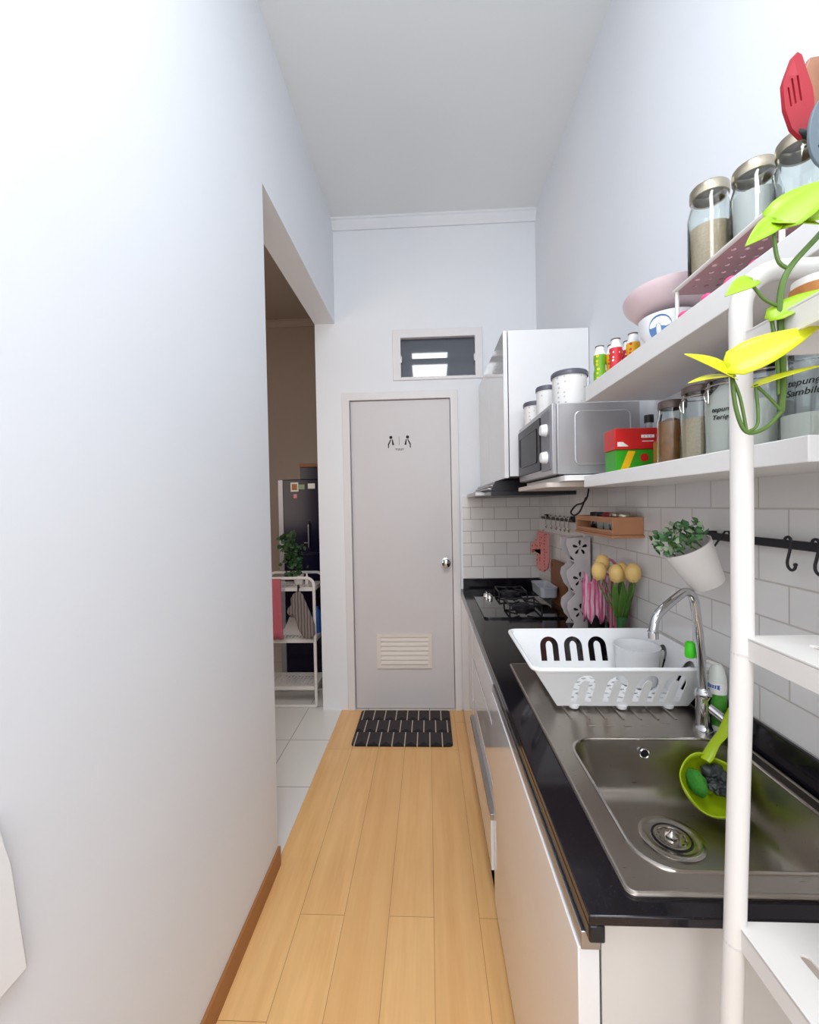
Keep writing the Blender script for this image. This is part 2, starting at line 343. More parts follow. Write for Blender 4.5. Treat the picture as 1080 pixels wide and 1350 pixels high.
lathe(b, (.108, YB+.012, .957), [(0,.0),(.030,0),(.030,.005),(.012,.008),(.011,.025),(.022,.034),(.028,.046),(.026,.058),(.016,.064),(0,.065)], 28, R90)
part('door_knob', b, P['chrome'], d)
b = BM(); yy = YB+.0112
for sx, cx in ((1,-.233),(-1,-.125)):
    plate(b, circ(cx, 1.771, .0105), [], .001, XZ(yy))
    plate(b, [(cx-.004*sx,1.757),(cx+.003*sx,1.757),(cx-.013*sx,1.722),(cx-.014*sx,1.702),(cx-.020*sx,1.702),(cx-.020*sx,1.728)], [], .001, XZ(yy))
    plate(b, [(cx+.006*sx,1.757),(cx+.012*sx,1.757),(cx+.021*sx,1.721),(cx+.008*sx,1.721)], [], .001, XZ(yy))
plate(b, [(-.181,1.722),(-.179,1.722),(-.179,1.775),(-.181,1.775)], [], .001, XZ(yy))
writing(b, 'TOILET', .017, lambda u, v, w_: (-.178+u, yy-w_, 1.692+v))
part('restroom_sign', b, P['text'], d, label='small black restroom pictogram with two figures')

# louvred window
wn = thing('window_1', (.075, YB, 2.13), 'small louvred window of dark glass above the toilet door', 'window', kind='structure')
b = BM(); plate(b, [(-.21,2.13),(.363,2.13),(.363,2.453),(-.21,2.453)], [[(-.158,2.150),(.315,2.150),(.315,2.400),(-.158,2.400)]], .09, XZ(YB+.035)); part('window_frame', b, P['frame'], wn, .003)
def pane(z0, z1, y0, y1):
    b = BM(); box(b, -.156, .313, 0, .005, z0, z1)
    for v in b.verts: v.co.y += y0+(y1-y0)*(v.co.z-z0)/(z1-z0)
    return b
part('glass_louvre', pane(2.268, 2.400, YB+.022, YB+.0225), P['window'], wn)
part('glass_louvre', pane(2.152, 2.272, YB+.012, YB+.0158), P['window'], wn)
for x in (-.160, .313): part('louvre_clip', box(BM(), x-.004, x+.008, YB+.0, YB+.03, 2.245, 2.290), P['alu'], wn, .001)

# pale board at the left edge of view
b = BM(); plate(b, [(.553,.694),(.535,.86),(.518,.93),(.30,.95),(.30,.694)], [], .010, YZ(XL+.007))
tag(part('wall_board', b, P['plastic'], None, .003), 'white board fixed low on the left wall at its near end', 'board')

# ================================================================ COUNTER
ZT = .787
ct = thing('countertop', (.45, 1.6, .745), 'black speckled stone worktop running along the right wall', 'countertop')
b = BM(); plate(b, [(.2004,.552),(.700,.552),(.700,2.703),(.2004,2.703)], [rrect(.295,.600,.662,.978,.04)], .014, XY(ZT-.007)); part('slab', b, MATS['black_stone'], ct, .002)
part('front_lip', box(BM(), .2004, .222, .552, 2.703, .749, .7732), MATS['black_stone'], ct, .003)
b = BM(); box(b, .690, .6995, .552, 2.702, ZT, .854); box(b, .215, .690, 2.692, 2.702, ZT, .854); part('upstand', b, MATS['black_stone'], ct, .002)

# base cabinets
def cabinet(y0, y1, label, open_side=None):
    t = thing('base_cabinet', (.45, (y0+y1)/2, 0), label, 'cabinet')
    b = BM(); box(b, .226, .698, y0, y0+.016, .03, .772); box(b, .226, .698, y1-.016, y1, .03, .772); box(b, .226, .698, y0, y1, .03, .046); box(b, .690, .698, y0, y1, .03, .772)
    part('carcass', b, mat('carcass_board', '#d0cbc6', .3, vary=.01), t, .001)
    part('plinth', box(BM(), .230, .69, y0+.002, y1-.002, 0, .03), P['basebd'], t)
    return t
t = cabinet(.578, 1.362, 'glossy white base cabinet under the sink with one wide door')
dr = part('cabinet_door', box(BM(), .193, .222, .574, 1.360, .032, .722), P['gloss'], t, .0015)
part('grip_strip', box(BM(), .196, .222, .570, 1.360, .7225, .7475), P['alu'], dr, .001)
t = cabinet(1.364, 2.015, 'white drawer cabinet in the middle of the counter run')
for z0, z1, x0 in ((.612,.742,.198),(.408,.594,.198),(.322,.392,.198),):
    dw = part('drawer', box(BM(), x0, .224, 1.366, 2.012, z0, z1), P['gloss'], t, .0015)
    part('grip_strip', box(BM(), x0+.012, .224, 1.368, 2.010, z0-.014, z0-.001), P['alu'], dr if False else dw, .0005)
b = BM(); box(b, .184, .1975, 1.362, 2.012, .135, .300); box(b, .1975, .224, 1.365, 2.010, .04, .28); box(b, .1975, .2235, 1.362, 2.012, .036, .132); dw = part('drawer', b, P['gloss'], t, .0015)
part('grip_strip', box(BM(), .183, .205, 1.361, 2.012, .3005, .320), P['alu'], dw, .0008)
t = cabinet(2.017, 2.700, 'white base cabinet below the hob beside the toilet door')
dr = part('cabinet_door', box(BM(), .198, .224, 2.019, 2.698, .032, .742), P['gloss'], t, .0015)
part('grip_strip', box(BM(), .202, .224, 2.019, 2.698, .7425, .7485), P['alu'], dr)

# sink
sk = thing('kitchen_sink', (.47, 1.0, ZT), 'stainless steel sink with one basin and a drainboard set in black worktop', 'sink')
SX0, SX1, SY0, SY1 = .262, .684, .578, 1.421
BX0, BX1, BY0, BY1 = .306, .652, .618, .966
b = BM(); plate(b, rrect(SX0,SY0,SX1,SY1,.012), [rrect(BX0,BY0,BX1,BY1,.058,10)], .004, XY(ZT+.002))
part('sink_deck', b, MATS['sink_steel'], sk, .0015)
b = BM(); tube(b, [(x,y,ZT+.0038) for x,y in rrect(SX0+.004,SY0+.004,SX1-.004,SY1-.004,.012)], .0030, 8, True)
part('sink_rim', b, MATS['sink_steel'], sk)
b = BM(); tube(b, [(x,y,ZT+.0035) for x,y in rrect(BX0-.001,BY0-.001,BX1+.001,BY1+.001,.059,10)], .0035, 8, True)
part('basin_rim', b, P['steel'], sk)
b = BM(); rs = []
for z, ins, r in ((.004,-.001,.059),(-.004,.001,.057),(-.05,.006,.055),(-.090,.010,.053),(-.104,.014,.051),(-.114,.022,.048),(-.1195,.034,.05),(-.122,.05,.04)):
    rs.append([b.verts.new((x,y,ZT+z)) for x,y in rrect(BX0+ins,BY0+ins,BX1-ins,BY1-ins,r,10)])
rings(b, rs, cap=False); b.faces.new(rs[-1][::-1])
bs = part('basin', b, MATS['sink_steel'], sk, smooth=60)
DX, DY, DZ = .466, .838, ZT-.1215
b = BM(); lathe(b, (DX,DY,DZ), [(.058,0),(.058,.002),(.052,.0035),(.046,.003),(.042,.001),(.036,.0015),(.034,-.0)], 40)
dn = part('drain', b, P['steel'], bs)
b = BM(); tube(b, [(DX+.0345*math.cos(a),DY+.0345*math.sin(a),DZ+.0015) for a in [2*PI*i/32 for i in range(32)]], .0022, 6, True); part('drain_gap_ring', b, P['black'], bs)  # black ring stands in for the shaded gap around the strainer
b = BM(); plate(b, circ(DX,DY,.032,32), [circ(DX+.024*math.cos(a),DY+.024*math.sin(a),.0035,8) for a in [2*PI*i/12 for i in range(12)]], .002, XY(DZ+.0015)); lathe(b, (DX,DY,DZ+.002), [(.013,0),(.012,.005),(.006,.008),(.003,.014),(.0,.0145)], 20); tube(b, [(DX+.026*math.cos(a),DY+.026*math.sin(a),DZ+.003) for a in [2*PI*i/24 for i in range(24)]], .0012, 6, True)
o = part('drain_strainer', b, P['steel'], bs)
b = BM(); lathe(b, (.475, BY1-.0065, .762), [(.0,.002),(.009,.002)], 20, R90); part('overflow_hole', b, P['black'], bs)
b = BM(); tube(b, [(.475+.010*math.cos(a), BY1-.008, .762+.010*math.sin(a)) for a in [2*PI*i/20 for i in range(20)]], .002, 6, True); part('overflow_ring', b, P['chrome'], bs)
b = BM()
for i in range(7): tube(b, [(.345+.042*i, 1.05, ZT+.0035), (.345+.042*i, 1.08, ZT+.005), (.345+.042*i, 1.37, ZT+.005), (.345+.042*i, 1.40, ZT+.0035)], .0035, 6)
for i in range(4): tube(b, [(.375+.042*i, 1.022, ZT+.0035), (.392+.042*i, 1.022, ZT+.0035)], .0025, 6)
part('drainboard_ribs', b, MATS['sink_steel'], sk)

# faucet
fa = thing('kitchen_faucet', (.632, 1.002, ZT+.004), 'tall chrome swan-neck faucet standing behind the sink basin', 'faucet')
Z0 = ZT+.004
b = BM(); lathe(b, (.632,1.002,Z0), [(0,0),(.021,0),(.021,.004),(.019,.010),(.0165,.016),(.0155,.075),(.018,.080),(.018,.092),(.013,.100),(0,.1)], 32); part('faucet_body', b, P['chrome'], fa)
b = BM(); tube(b, [(.638,.996,Z0+.060),(.658,.977,Z0+.042),(.666,.968,Z0+.035)], .0105, 16); lathe(b, (.669,.964,Z0+.030), [(0,-.012),(.013,-.010),(.015,0),(.013,.010),(0,.012)], 20); part('faucet_handle', b, P['chrome'], fa)
def spline(pts, n=8):
    pts = [Vector(p) for p in pts]; out = []
    for i in range(len(pts)-1):
        p0 = pts[max(i-1,0)]; p1 = pts[i]; p2 = pts[i+1]; p3 = pts[min(i+2,len(pts)-1)]
        for k in range(n):
            t_ = k/n; out.append(.5*((2*p1)+(p2-p0)*t_+(2*p0-5*p1+4*p2-p3)*t_**2+(3*p1-p0-3*p2+p3)*t_**3))
    out.append(pts[-1]); return out
b = BM(); tube(b, spline([(.632,1.002,Z0+.09),(.622,.995,.98),(.608,.988,1.075),(.600,.985,1.107),(.584,.982,1.120),(.562,.976,1.111),(.520,.962,1.085),(.502,.956,1.068),(.495,.953,1.046),(.493,.952,1.030)]), .0095, 18)
lathe(b, (.493,.952,1.024), [(0,-.0),(.0115,0),(.0115,.014),(.0095,.016)], 20); part('spout', b, P['chrome'], fa)

# dish rack
dk = thing('dish_rack', (.48, 1.2, ZT+.006), 'white plastic dish drainer basket with arched cut-outs on the drainboard', 'dish rack')
tz, bz = .922, ZT+.016
T = [(.253,1.035),(.690,1.035),(.690,1.352),(.253,1.352)]; Bc = [(.325,1.100),(.655,1.100),(.655,1.308),(.325,1.308)]
def side(i, j, n):
    def fn(u, v, w_, i=i, j=j, n=n):
        a0 = Vector((*Bc[i],bz)); a1 = Vector((*Bc[j],bz)); c0 = Vector((*T[i],tz)); c1 = Vector((*T[j],tz))
        p = (a0*(1-u)+a1*u)*(1-v)+(c0*(1-u)+c1*u)*v; return p+Vector(n)*w_
    return fn
b = BM(); sq = [(0,0),(.25,0),(.5,0),(.75,0),(1,0),(1,1),(.75,1),(.5,1),(.25,1),(0,1)]
def archuv(cx, w_, h, v0, ts, tv):
    A = arch(0, 0, 1, 1, ts); return [(cx+x*w_, v0+y*h*1.0) for x, y in A]
def U(cx, wd, v0, v1, t_):
    r = wd/2; k = .62*(v1-v0)
    o_ = [(cx+r, v0)]+[(cx+r*math.cos(a), v0+k+(v1-v0-k)*math.sin(a)) for a in [PI*i/12 for i in range(13)]]+[(cx-r, v0)]
    i_ = [(cx-r+t_, v0)]+[(cx+(r-t_)*math.cos(a), v0+k+(v1-v0-k)*.48*math.sin(a)) for a in [PI-PI*i/12 for i in range(13)]]+[(cx+r-t_, v0)]
    return o_+i_
def UX(cx, wd, v0, v1, t_):
    out = []
    for x, v in U(cx, wd, v0, v1, t_):
        xl = .325+(.253-.325)*v; xr = .655+(.690-.655)*v; out.append(((x-xl)/(xr-xl), v))
    return out
hl = [UX(x, .056, .28, .86, .018) for x in (.372,.446,.520)]
plate(b, sq, hl, .0028, side(3,2,(0,1,0)))
plate(b, sq, [UX(x, .052, .12, .84, .016) for x in (.382,.462,.536,.602)], .0028, side(0,1,(0,1,0)))
plate(b, sq, [U(x, .17, .2, .86, .05) for x in (.28,.72)], .0028, side(0,3,(1,0,0)))
plate(b, sq, [U(x, .17, .2, .86, .05) for x in (.28,.72)], .0028, side(1,2,(1,0,0)))
hs = []
for i in range(12):
    for j in range(8): hs.append(slot(.350+.0257*i, 1.118+.0245*j, .018, .0085, .35*(-1)**(i+j), 2))
plate(b, [(.325,1.100),(.655,1.100),(.655,1.308),(.325,1.308)], hs, .003, XY(bz))
part('basket', b, P['plastic'], dk)
b = BM(); tube(b, [(x,y,tz) for x,y in rrect(.250,1.031,.693,1.356,.022)], .0055, 8, True); part('basket_rim', b, P['plastic'], dk)
for x, y in ((.37,1.108),(.61,1.108),(.49,1.104),(.37,1.30),(.61,1.30)):
    b = BM(); lathe(b, (x,y,ZT+.008), [(0,0),(.012,0),(.015,.009),(0,.009)], 16); part('foot', b, P['plastic'], dk)
b = BM(); lathe(b, (.592,1.235,bz+.003), [(0,0),(.046,0),(.050,.004),(.061,.106),(.063,.108),(.059,.108),(.048,.006),(0,.006)], 44)
tag(part('plastic_cup', b, P['plastic'], None), 'plain white plastic tub standing inside the dish drainer', 'cup')

# detergent bottle
bt = thing('detergent_bottle', (.668,.955,Z0), 'dish soap bottle with bright green cap close behind the faucet pipe', 'bottle')
QX, QY = .671, 1.013
bt.location = (QX, QY, Z0)
b = BM(); lathe(b, (QX,QY,Z0), [(0,0),(.017,0),(.0185,.005),(.0185,.12),(.014,.142),(.008,.152),(0,.154)], 28); part('bottle_body', b, mat('pale_bottle', '#e3e6df', .25, vary=.02), bt)
b = BM(); lathe(b, (QX,QY,Z0), [(.0188,.012),(.0188,.085)], 28); part('bottle_label', b, mat('label_leaf', '#58a83c', .35, vary=.35, scale=60), bt)
b = BM(); lathe(b, (QX,QY,Z0), [(.0188,.0855),(.0188,.112)], 28); part('bottle_label', b, P['paper'], bt)
b = BM()
def bfn(u, v, w_):
    a = math.atan2(-QY, -QX) - .45 + u/.019; return (QX+(.0192+w_)*math.cos(a), QY+(.0192+w_)*math.sin(a), Z0+.102+v)
plate(b, [(-.013,-.005),(.013,-.005),(.013,.006),(-.013,.006)], [slot(-.007+.0048*i, .0005, .002, .007, 0, 2) for i in range(4)], .0005, bfn); part('label_mark', b, P['bluep'], bt)
b = BM(); cyl(b, (QX,QY,Z0+.150), (.616,1.015,.962), .004, n=10); part('bottle_neck', b, P['pot'], bt)
b = BM(); lathe(b, (.611,1.016,.958), [(0,0),(.010,0),(.0115,.006),(.0105,.032),(.006,.037),(0,.038)], 20); part('bottle_cap', b, P['green'], bt)

# strainer ladle in the basin
st = thing('sink_strainer', (.575,.875,.70), 'lime green scoop strainer with scraps lying in the far corner of the basin', 'strainer')
ctr = Vector((.577,.885,.742)); Rm = Matrix.Rotation(math.radians(38), 3, 'X') @ Matrix.Rotation(math.radians(-16), 3, 'Y')
b = BM(); n = 40; rs = []
for k in range(9):
    a = PI/2*k/8; r = .058*math.sin(a); z = -.058*math.cos(a)
    rs.append([b.verts.new(ctr+Rm@Vector((max(r,1e-4)*math.cos(2*PI*j/n), max(r,1e-4)*math.sin(2*PI*j/n), z+(.009*math.sin(4*2*PI*j/n+1) if k==8 else (.004*math.sin(4*2*PI*j/n+1) if k==7 else 0))))) for j in range(n)])
rings(b, rs, cap=False); part('scoop', b, P['lime'], st, solid=.003)
b = BM(); hp = ctr+Rm@Vector((.012,.050,.002)); h2 = Vector((.636,.946,.812)); h3 = Vector((.672,.962,.858))
tube(b, [hp+(h2-hp)*-.15, hp, (hp+h2)/2+Vector((0,0,.006)), h2, h3], [.010,.012,.010,.011,.012], 10, flat=.35); part('handle', b, P['lime'], st)
b = BM()
for k in range(16):
    c0 = ctr+Rm@Vector((.016+.020*math.cos(k*2.4)*math.sqrt((k+1)/16), .010+.022*math.sin(k*2.4)*math.sqrt((k+1)/16), -.030+.0012*k))
    bmesh.ops.create_icosphere(b, subdivisions=2, radius=.009+.003*(k%3), matrix=Matrix.Translation(c0))
for v in b.verts: v.co += Vector([random.uniform(-.0022,.0022) for _ in range(3)])
tag(part('food_scraps', b, P['scrap'], None), 'dark wet scraps lying in the lime green scoop', 'food scraps', kind='stuff')
b = BM()
bmesh.ops.create_uvsphere(b, u_segments=20, v_segments=12, radius=.024, matrix=Matrix.Translation(ctr+Rm@Vector((-.026,.010,-.016)))@Matrix.Scale(1.25,4,(0,1,0))@Matrix.Scale(.6,4,(1,0,0)))
for v in b.verts: v.co += Vector([random.uniform(-.0016,.0016) for _ in range(3)])
tag(part('sponge', b, P['sponge'], None), 'dark green sponge tucked inside the lime scoop', 'sponge')

# hob
hb = thing('gas_hob', (.44, 2.3, ZT), 'black glass two-burner gas hob built into the far end of the worktop', 'stove')
b = BM(); plate(b, rrect(.256,1.985,.632,2.640,.02), [], .008, XY(ZT+.005)); part('hob_glass', b, P['hob'], hb, .002)
for by in (2.16, 2.47):
    b = BM(); lathe(b, (.47,by,ZT+.009), [(0,.0),(.052,0),(.052,.008),(.038,.012),(.036,.022),(.020,.025),(0,.025)], 30); bb = part('burner', b, P['blackm'], hb)
    b = BM()
    for a in range(4):
        an = a*PI/2+PI/4; dx, dy = math.cos(an), math.sin(an)
        tube(b, [(.47+dx*.112,by+dy*.112,ZT+.009),(.47+dx*.108,by+dy*.108,ZT+.044),(.47+dx*.03,by+dy*.03,ZT+.046)], .0045, 8)
    tube(b, [(x,y,ZT+.040) for x,y in rrect(.47-.078,by-.078,.47+.078,by+.078,.01)], .0045, 8, True)
    part('pan_support', b, P['blackm'], hb)
for kx, ky in ((.325,2.43),(.338,2.385)):
    b = BM(); lathe(b, (kx,ky,ZT+.009), [(0,0),(.019,0),(.017,.006),(.015,.018),(0,.020)], 24); box(b, kx-.003,kx+.003,ky-.015,ky+.015,ZT+.028,ZT+.036); part('hob_knob', b, P['knob'], hb, .001)
b = BM(); rs = [[b.verts.new((x,y,z)) for x,y in rrect(.580-i,2.20-i,.660+i*.5,2.40+i,.02)] for z, i in ((.836,-.006),(.838,0),(.888,.006),(.890,.008))]
rings(b, rs, cap=False); b.faces.new(rs[0][::-1]); bk = part('baking_dish', b, mat('enamel','#b9bcc6',.25,vary=.02), None, solid=.003)
tag(bk, 'small pale enamel dish standing on the hob by the wall', 'dish')

# ================================================================ UPPER CABINET, HOOD, MICROWAVE
CX, CY = .336, 1.852
uc = thing('wall_cabinet', (.52,2.27,1.447), 'glossy white wall cabinet hanging over the hob', 'cabinet')
b = BM(); box(b, CX+.022, .702, CY, YB-.002, 1.447, 2.078); part('carcass', b, P['gloss'], uc, .001)
part('cabinet_door', box(BM(), CX, CX+.018, CY-.002, 2.28, 1.440, 2.078), P['gloss'], uc, .0015)
part('cabinet_door', box(BM(), CX, CX+.018, 2.283, YB-.003, 1.440, 2.078), P['gloss'], uc, .0015)
hd = thing('range_hood', (.47,2.38,1.37), 'slim black and silver cooker hood under the wall cabinet', 'range hood')
b = BM(); pr = [(.296,1.390),(.700,1.390),(.700,1.439),(.345,1.439),(.322,1.436)]
rings(b, [[b.verts.new((x,y,z)) for x,z in pr] for y in (2.02, 2.70)]); part('hood_body', b, P['black'], hd, 0, smooth=10)
b = BM(); box(b, .249, .330, 2.24, 2.70, 1.372, 1.392); part('front_rail', b, P['alu'], hd, .002)
part('filter_panel', box(BM(), .300, .700, 2.02, 2.70, 1.366, 1.389), P['black'], hd, .001)
for k in range(3): part('trim_strip', box(BM(), .290+.014*k, .306+.014*k, 2.05, 2.70, 1.398+.015*k, 1.406+.015*k), P['alu'], hd, .001)

mwz, mwt, mx0, mx1, my0, my1 = 1.4145, 1.645, .397, .672, 1.360, 1.840
mw = thing('microwave', (.53,1.6,mwz), 'silver microwave oven with two white knobs on the shelf by the cabinet', 'microwave')
part('casing', box(BM(), mx0+.016, mx1, my0, my1, mwz+.004, mwt), P['silver'], mw, .003)
part('front_panel', box(BM(), mx0, mx0+.0155, my0, my1, mwz+.004, mwt), P['silver'], mw, .003)
b = BM(); plate(b, rrect(my0+.125, mwz+.028, my1-.012, mwt-.020, .006), [], .006, YZ(mx0-.003)); dd = part('microwave_door', b, P['dark'], mw, .001)
b = BM(); tube(b, [(mx0-.007,y,z) for y,z in rrect(my0+.165, mwz+.060, my1-.045, mwt-.050, .012)], .0018, 6, True); part('door_window_rim', b, P['black'], dd)
b = BM(); plate(b, rrect(my0+.014, mwz+.02, my0+.118, mwt-.015, .006), [], .003, YZ(mx0-.0015)); part('control_panel', b, mat('panel_grey','#7b7b82',.35,.3), mw)
for z in (1.478, 1.568):
    b = BM(); lathe(b, (mx0-.003, my0+.055, z), [(0,.020),(.016,.019),(.019,.012),(.021,0)], 26, Matrix.Rotation(-PI/2,3,'Y')); part('control_knob', b, P['plastic'], mw)
b = BM(); rr = rrect(.470, mwz+.035, .640, mwt-.030, .016); tube(b, [(x, my0-.0005, z) for x,z in rr], .0035, 8, True); plate(b, rr, [], .004, XZ(my0-.0015)); part('side_recess', b, P['silver'], mw)
for x, y in ((.43,1.39),(.64,1.39),(.43,1.81),(.64,1.81)):
    part('foot', cyl(BM(), (x,y,1.4135), (x,y,1.4205), .012, n=16), P['black'], mw)

ms = thing('microwave_shelf', (.55,1.58,1.376), 'white board shelf with rounded front corner under the microwave', 'shelf')
b = BM(); plate(b, [(.702,1.322)]+[(.440,1.322)]+arcpts((.425+.0,1.70),.0,0,0,1)[:0]+[(.440,1.70)]+[(.702,1.845)], [], .017, XY(1.4045)); b.free()
b = BM(); plate(b, rrect(.425,1.322,.702,1.846,.02), [], .017, XY(1.4045)); part('shelf_board', b, P['shelf'], ms, .004)
b = BM(); plate(b, rrect(.388,1.390,.702,1.842,.02), [], .016, XY(1.3875)); part('shelf_board', b, mat('beige_edge','#dccfc5',.4), ms, .004)

# wall shelves
def shelf(y0, y1, z0, z1, label):
    return tag(part('wall_shelf', box(BM(), .48, .7035, y0, y1, z0, z1), P['shelf'], None, .0015), label, 'shelf')
shelf(.553, 1.318, 1.374, 1.408, 'lower white wall shelf holding glass jars and two boxes')
shelf(.40, 1.297, 1.630, 1.675, 'upper white wall shelf holding the jars and small bottles')

def canister(x, y, r, h, label):
    t = thing('canister', (x,y,mwt), label, 'canister', 'dotted canisters on the microwave')
    b = BM(); lathe(b, (x,y,mwt), [(0,0),(r*.94,0),(r*.97,.004),(r*.97,h-.018),(0,h-.018)], 40); part('canister_body', b, P['dotted'], t)
    b = BM(); lathe(b, (x,y,mwt+h-.020), [(r*.97,0),(r*1.05,0),(r*1.05,.012),(r*.98,.017),(r*.3,.019),(r*.25,.024),(0,.025)], 40); part('lid', b, mat('lid_slate','#5a5a66',.35), t)
canister(.492,1.475,.058,.130,'large white dotted canister with dark lid on the microwave')
canister(.462,1.640,.040,.128,'middle dotted canister, mostly hidden behind the large one')
canister(.447,1.760,.046,.098,'smallest dotted canister at the far end of the microwave')

# ================================================================ LOWER SHELF CONTENT
ZL = 1.4085
def carton(x0, x1, y0, y1, z0, z1, m, label):
    t = thing('carton', ((x0+x1)/2,(y0+y1)/2,z0), label, 'box', 'cartons on the lower shelf')
    part('box_body', box(BM(), x0, x1, y0, y1, z0, z1), m, t, .0008); return t
t = carton(.503,.605,1.150,1.215,ZL,ZL+.058,P['greenbox'],'green carton at the bottom of the pair by the microwave')
b = BM(); plate(b, [(.515,ZL+.004),(.535,ZL+.004),(.555,ZL+.054),(.535,ZL+.054)], [], .0006, XZ(1.1494)); part('box_band', b, P['yellow'], t)
b = BM(); plate(b, circ(.578,ZL+.036,.011), [], .0006, XZ(1.1494)); part('box_emblem', b, P['redbox'], t)
t = carton(.500,.612,1.146,1.215,ZL+.0585,ZL+.114,P['redbox'],'red carton stacked on top of the green one')
b = BM(); plate(b,[(.568,ZL+.088),(.602,ZL+.088),(.602,ZL+.096),(.568,ZL+.096)],[slot(.5765+.0085*i,ZL+.092,.002,.005,0,2) for i in range(3)],.0006,XZ(1.1454)); plate(b,[(.570,ZL+.078),(.600,ZL+.078),(.600,ZL+.080),(.570,ZL+.080)],[],.0006,XZ(1.1454)); part('box_print', b, P['paper'], t)
b = BM(); plate(b, [(.506,ZL+.066),(.535,ZL+.066),(.520,ZL+.078),(.506,ZL+.078)], [], .0006, XZ(1.1454)); part('box_band', b, P['pot'], t)
t = thing('snack_pouch', (.60,1.10,ZL), 'narrow cream and brown packet wedged beside the cartons', 'packet')
part('pouch', box(BM(), .588,.612,1.09,1.13,ZL,ZL+.075), P['orange'], t, .006)

def jar(name, x, y, z, r, h, fill, fh, lidm, label, group=None, lidh=.014, wire=False, text=None, neck=.86, cat='jar'):
    t = thing(name, (x,y,z), label, cat, group)
    b = BM(); hb_ = h-lidh
    pr = [(0,.0005),(r*.9,.0005),(r,.006),(r,hb_*.78),(r*neck,hb_*.92),(r*neck,hb_)]
    inn = [(r*neck-.002,hb_),(r*neck-.002,hb_*.92),(r-.002,hb_*.78),(r-.002,.008),(r*.9-.002,.004),(0,.004)]
    lathe(b, (x,y,z), pr+inn, 36); part('glass_body', b, P['glass'], t)
    b = BM(); f = fh*hb_; lathe(b, (x,y,z), [(0,.0045),(r*.9-.0025,.0045),(r-.0027,.009),(r-.0027,min(f,hb_*.76)),(r*.3,f+.004),(0,f+.005)], 32); part('contents', b, fill, t)
    b = BM(); lathe(b, (x,y,z+hb_-.001), [(r*neck*.9,0),(r*neck*1.06,0),(r*neck*1.08,lidh*.25),(r*neck*1.06,lidh*.85),(r*neck*.98,lidh),(0,lidh+.001)], 36); part('lid', b, lidm, t)
    if wire:
        b = BM(); tube(b, [(x+r*neck*1.05*math.cos(a), y+r*neck*1.05*math.sin(a), z+hb_*.93) for a in [2*PI*i/28 for i in range(28)]], .0014, 6, True)
        tube(b, spline([(x-r*neck*1.05,y-.004,z+hb_*.93),(x-r*1.25,y-.006,z+hb_*.80),(x-r*1.05,y-.006,z+hb_*.70),(x-r*1.02,y-.004,z+hb_*.9)],5), .0014, 6); part('clip_wire', b, P['steel'], t)
    if text:
        ang = math.atan2(-y+0, -x) - (.22 if y > .8 else .32) # towards the room
        b = BM()
        for k, s in enumerate(text):
            zc = z+hb_*.60-k*.0145
            def fn(u, v, w_, zc=zc):
                a = ang + u/(r); return (x+(r+.0006+w_)*math.cos(a), y+(r+.0006+w_)*math.sin(a), zc+v)
            writing(b, s, .0118 if y > .8 else .0135, fn, .25)
        part('handwriting', b, P['text'], t, label='black handwritten lettering')
    return t
jar('spice_jar', .566, 1.003, ZL, .0300, .150, P['orange'], .80, P['lidbrown'], 'slim jar of brown spice sticks with brown lid beside the cartons', lidh=.018)
jar('storage_jar', .572, .912, ZL, .0350, .158, P['beige'], .62, P['lidbrown'], 'clip-top jar half full of beige grain', wire=True)
jar('flour_jar', .574, .834, ZL, .0370, .160, P['flour'], .93, P['lidbrown'], 'jar of white flour lettered tepung terigu, left of the white pole', wire=True, text=['tepung','Terigu'])
jar('flour_jar', .576, .748, ZL, .0390, .158, P['flour'], .60, P['lidbrown'], 'half-full flour jar seen directly behind the hanging plant stems', wire=True)
jar('flour_jar', .580, .656, ZL, .0440, .160, P['flour'], .30, P['lidbrown'], 'nearly empty jar with black handwriting at the near end of lower shelf', wire=True, text=['tepung','Sambilu'])
t = thing('pump_bottle', (.655,1.275,ZL), 'small clear bottle with black cap behind the red carton', 'bottle')
b = BM(); lathe(b, (.655,1.275,ZL), [(0,0),(.017,0),(.018,.004),(.018,.12),(.009,.135),(.009,.15),(0,.15)], 24); part('bottle_body', b, mat('translucent_white','#d9d9de',.2,vary=.02,trans=.4), t)
b = BM(); lathe(b, (.655,1.275,ZL+.1505), [(0,0),(.013,0),(.013,.022),(0,.023)], 20); part('cap', b, P['black'], t)

# ================================================================ UPPER SHELF CONTENT
ZU = 1.6755
t = thing('riser_rack', (.59,.74,ZU), 'low white riser with dusty pink perforated top on the upper shelf', 'shelf riser')
b = BM(); hs = []
for i in range(8):
    for j in range(10): hs.append(circ(.513+.0215*i+(.010 if j%2 else 0), .632+.0235*j, .0042, 6))
plate(b, rrect(.500,.615,.690,.880,.01), hs, .0025, XY(1.743)); part('riser_top', b, P['dusty'], t)
b = BM(); tube(b, [(x,y,1.745) for x,y in rrect(.500,.615,.690,.880,.01)], .0038, 8, True); part('riser_rim', b, P['powder'], t)
for x, y in ((.502,.618),(.688,.618),(.502,.866),(.688,.866)): part('leg', cyl(BM(), (x,y,ZU), (x,y,1.743), .0038, n=10), P['powder'], t)
ZR = 1.7492
for x, y, f, fh, hh, lb in ((.550,.842,P['beige'],.62,.178,'farthest glass jar on the riser, half full of beige sugar'),(.584,.776,P['sugar'],.80,.163,'middle glass jar on the riser, full of white sugar'),(.602,.704,P['orange'],.42,.150,'nearest glass jar on the riser with a bright metal lid')):
    t = jar('mason_jar', x, y, ZR, .0358, hh, f, fh, P['lidm'], lb, 'mason jars on the riser', lidh=.020, neck=.84)
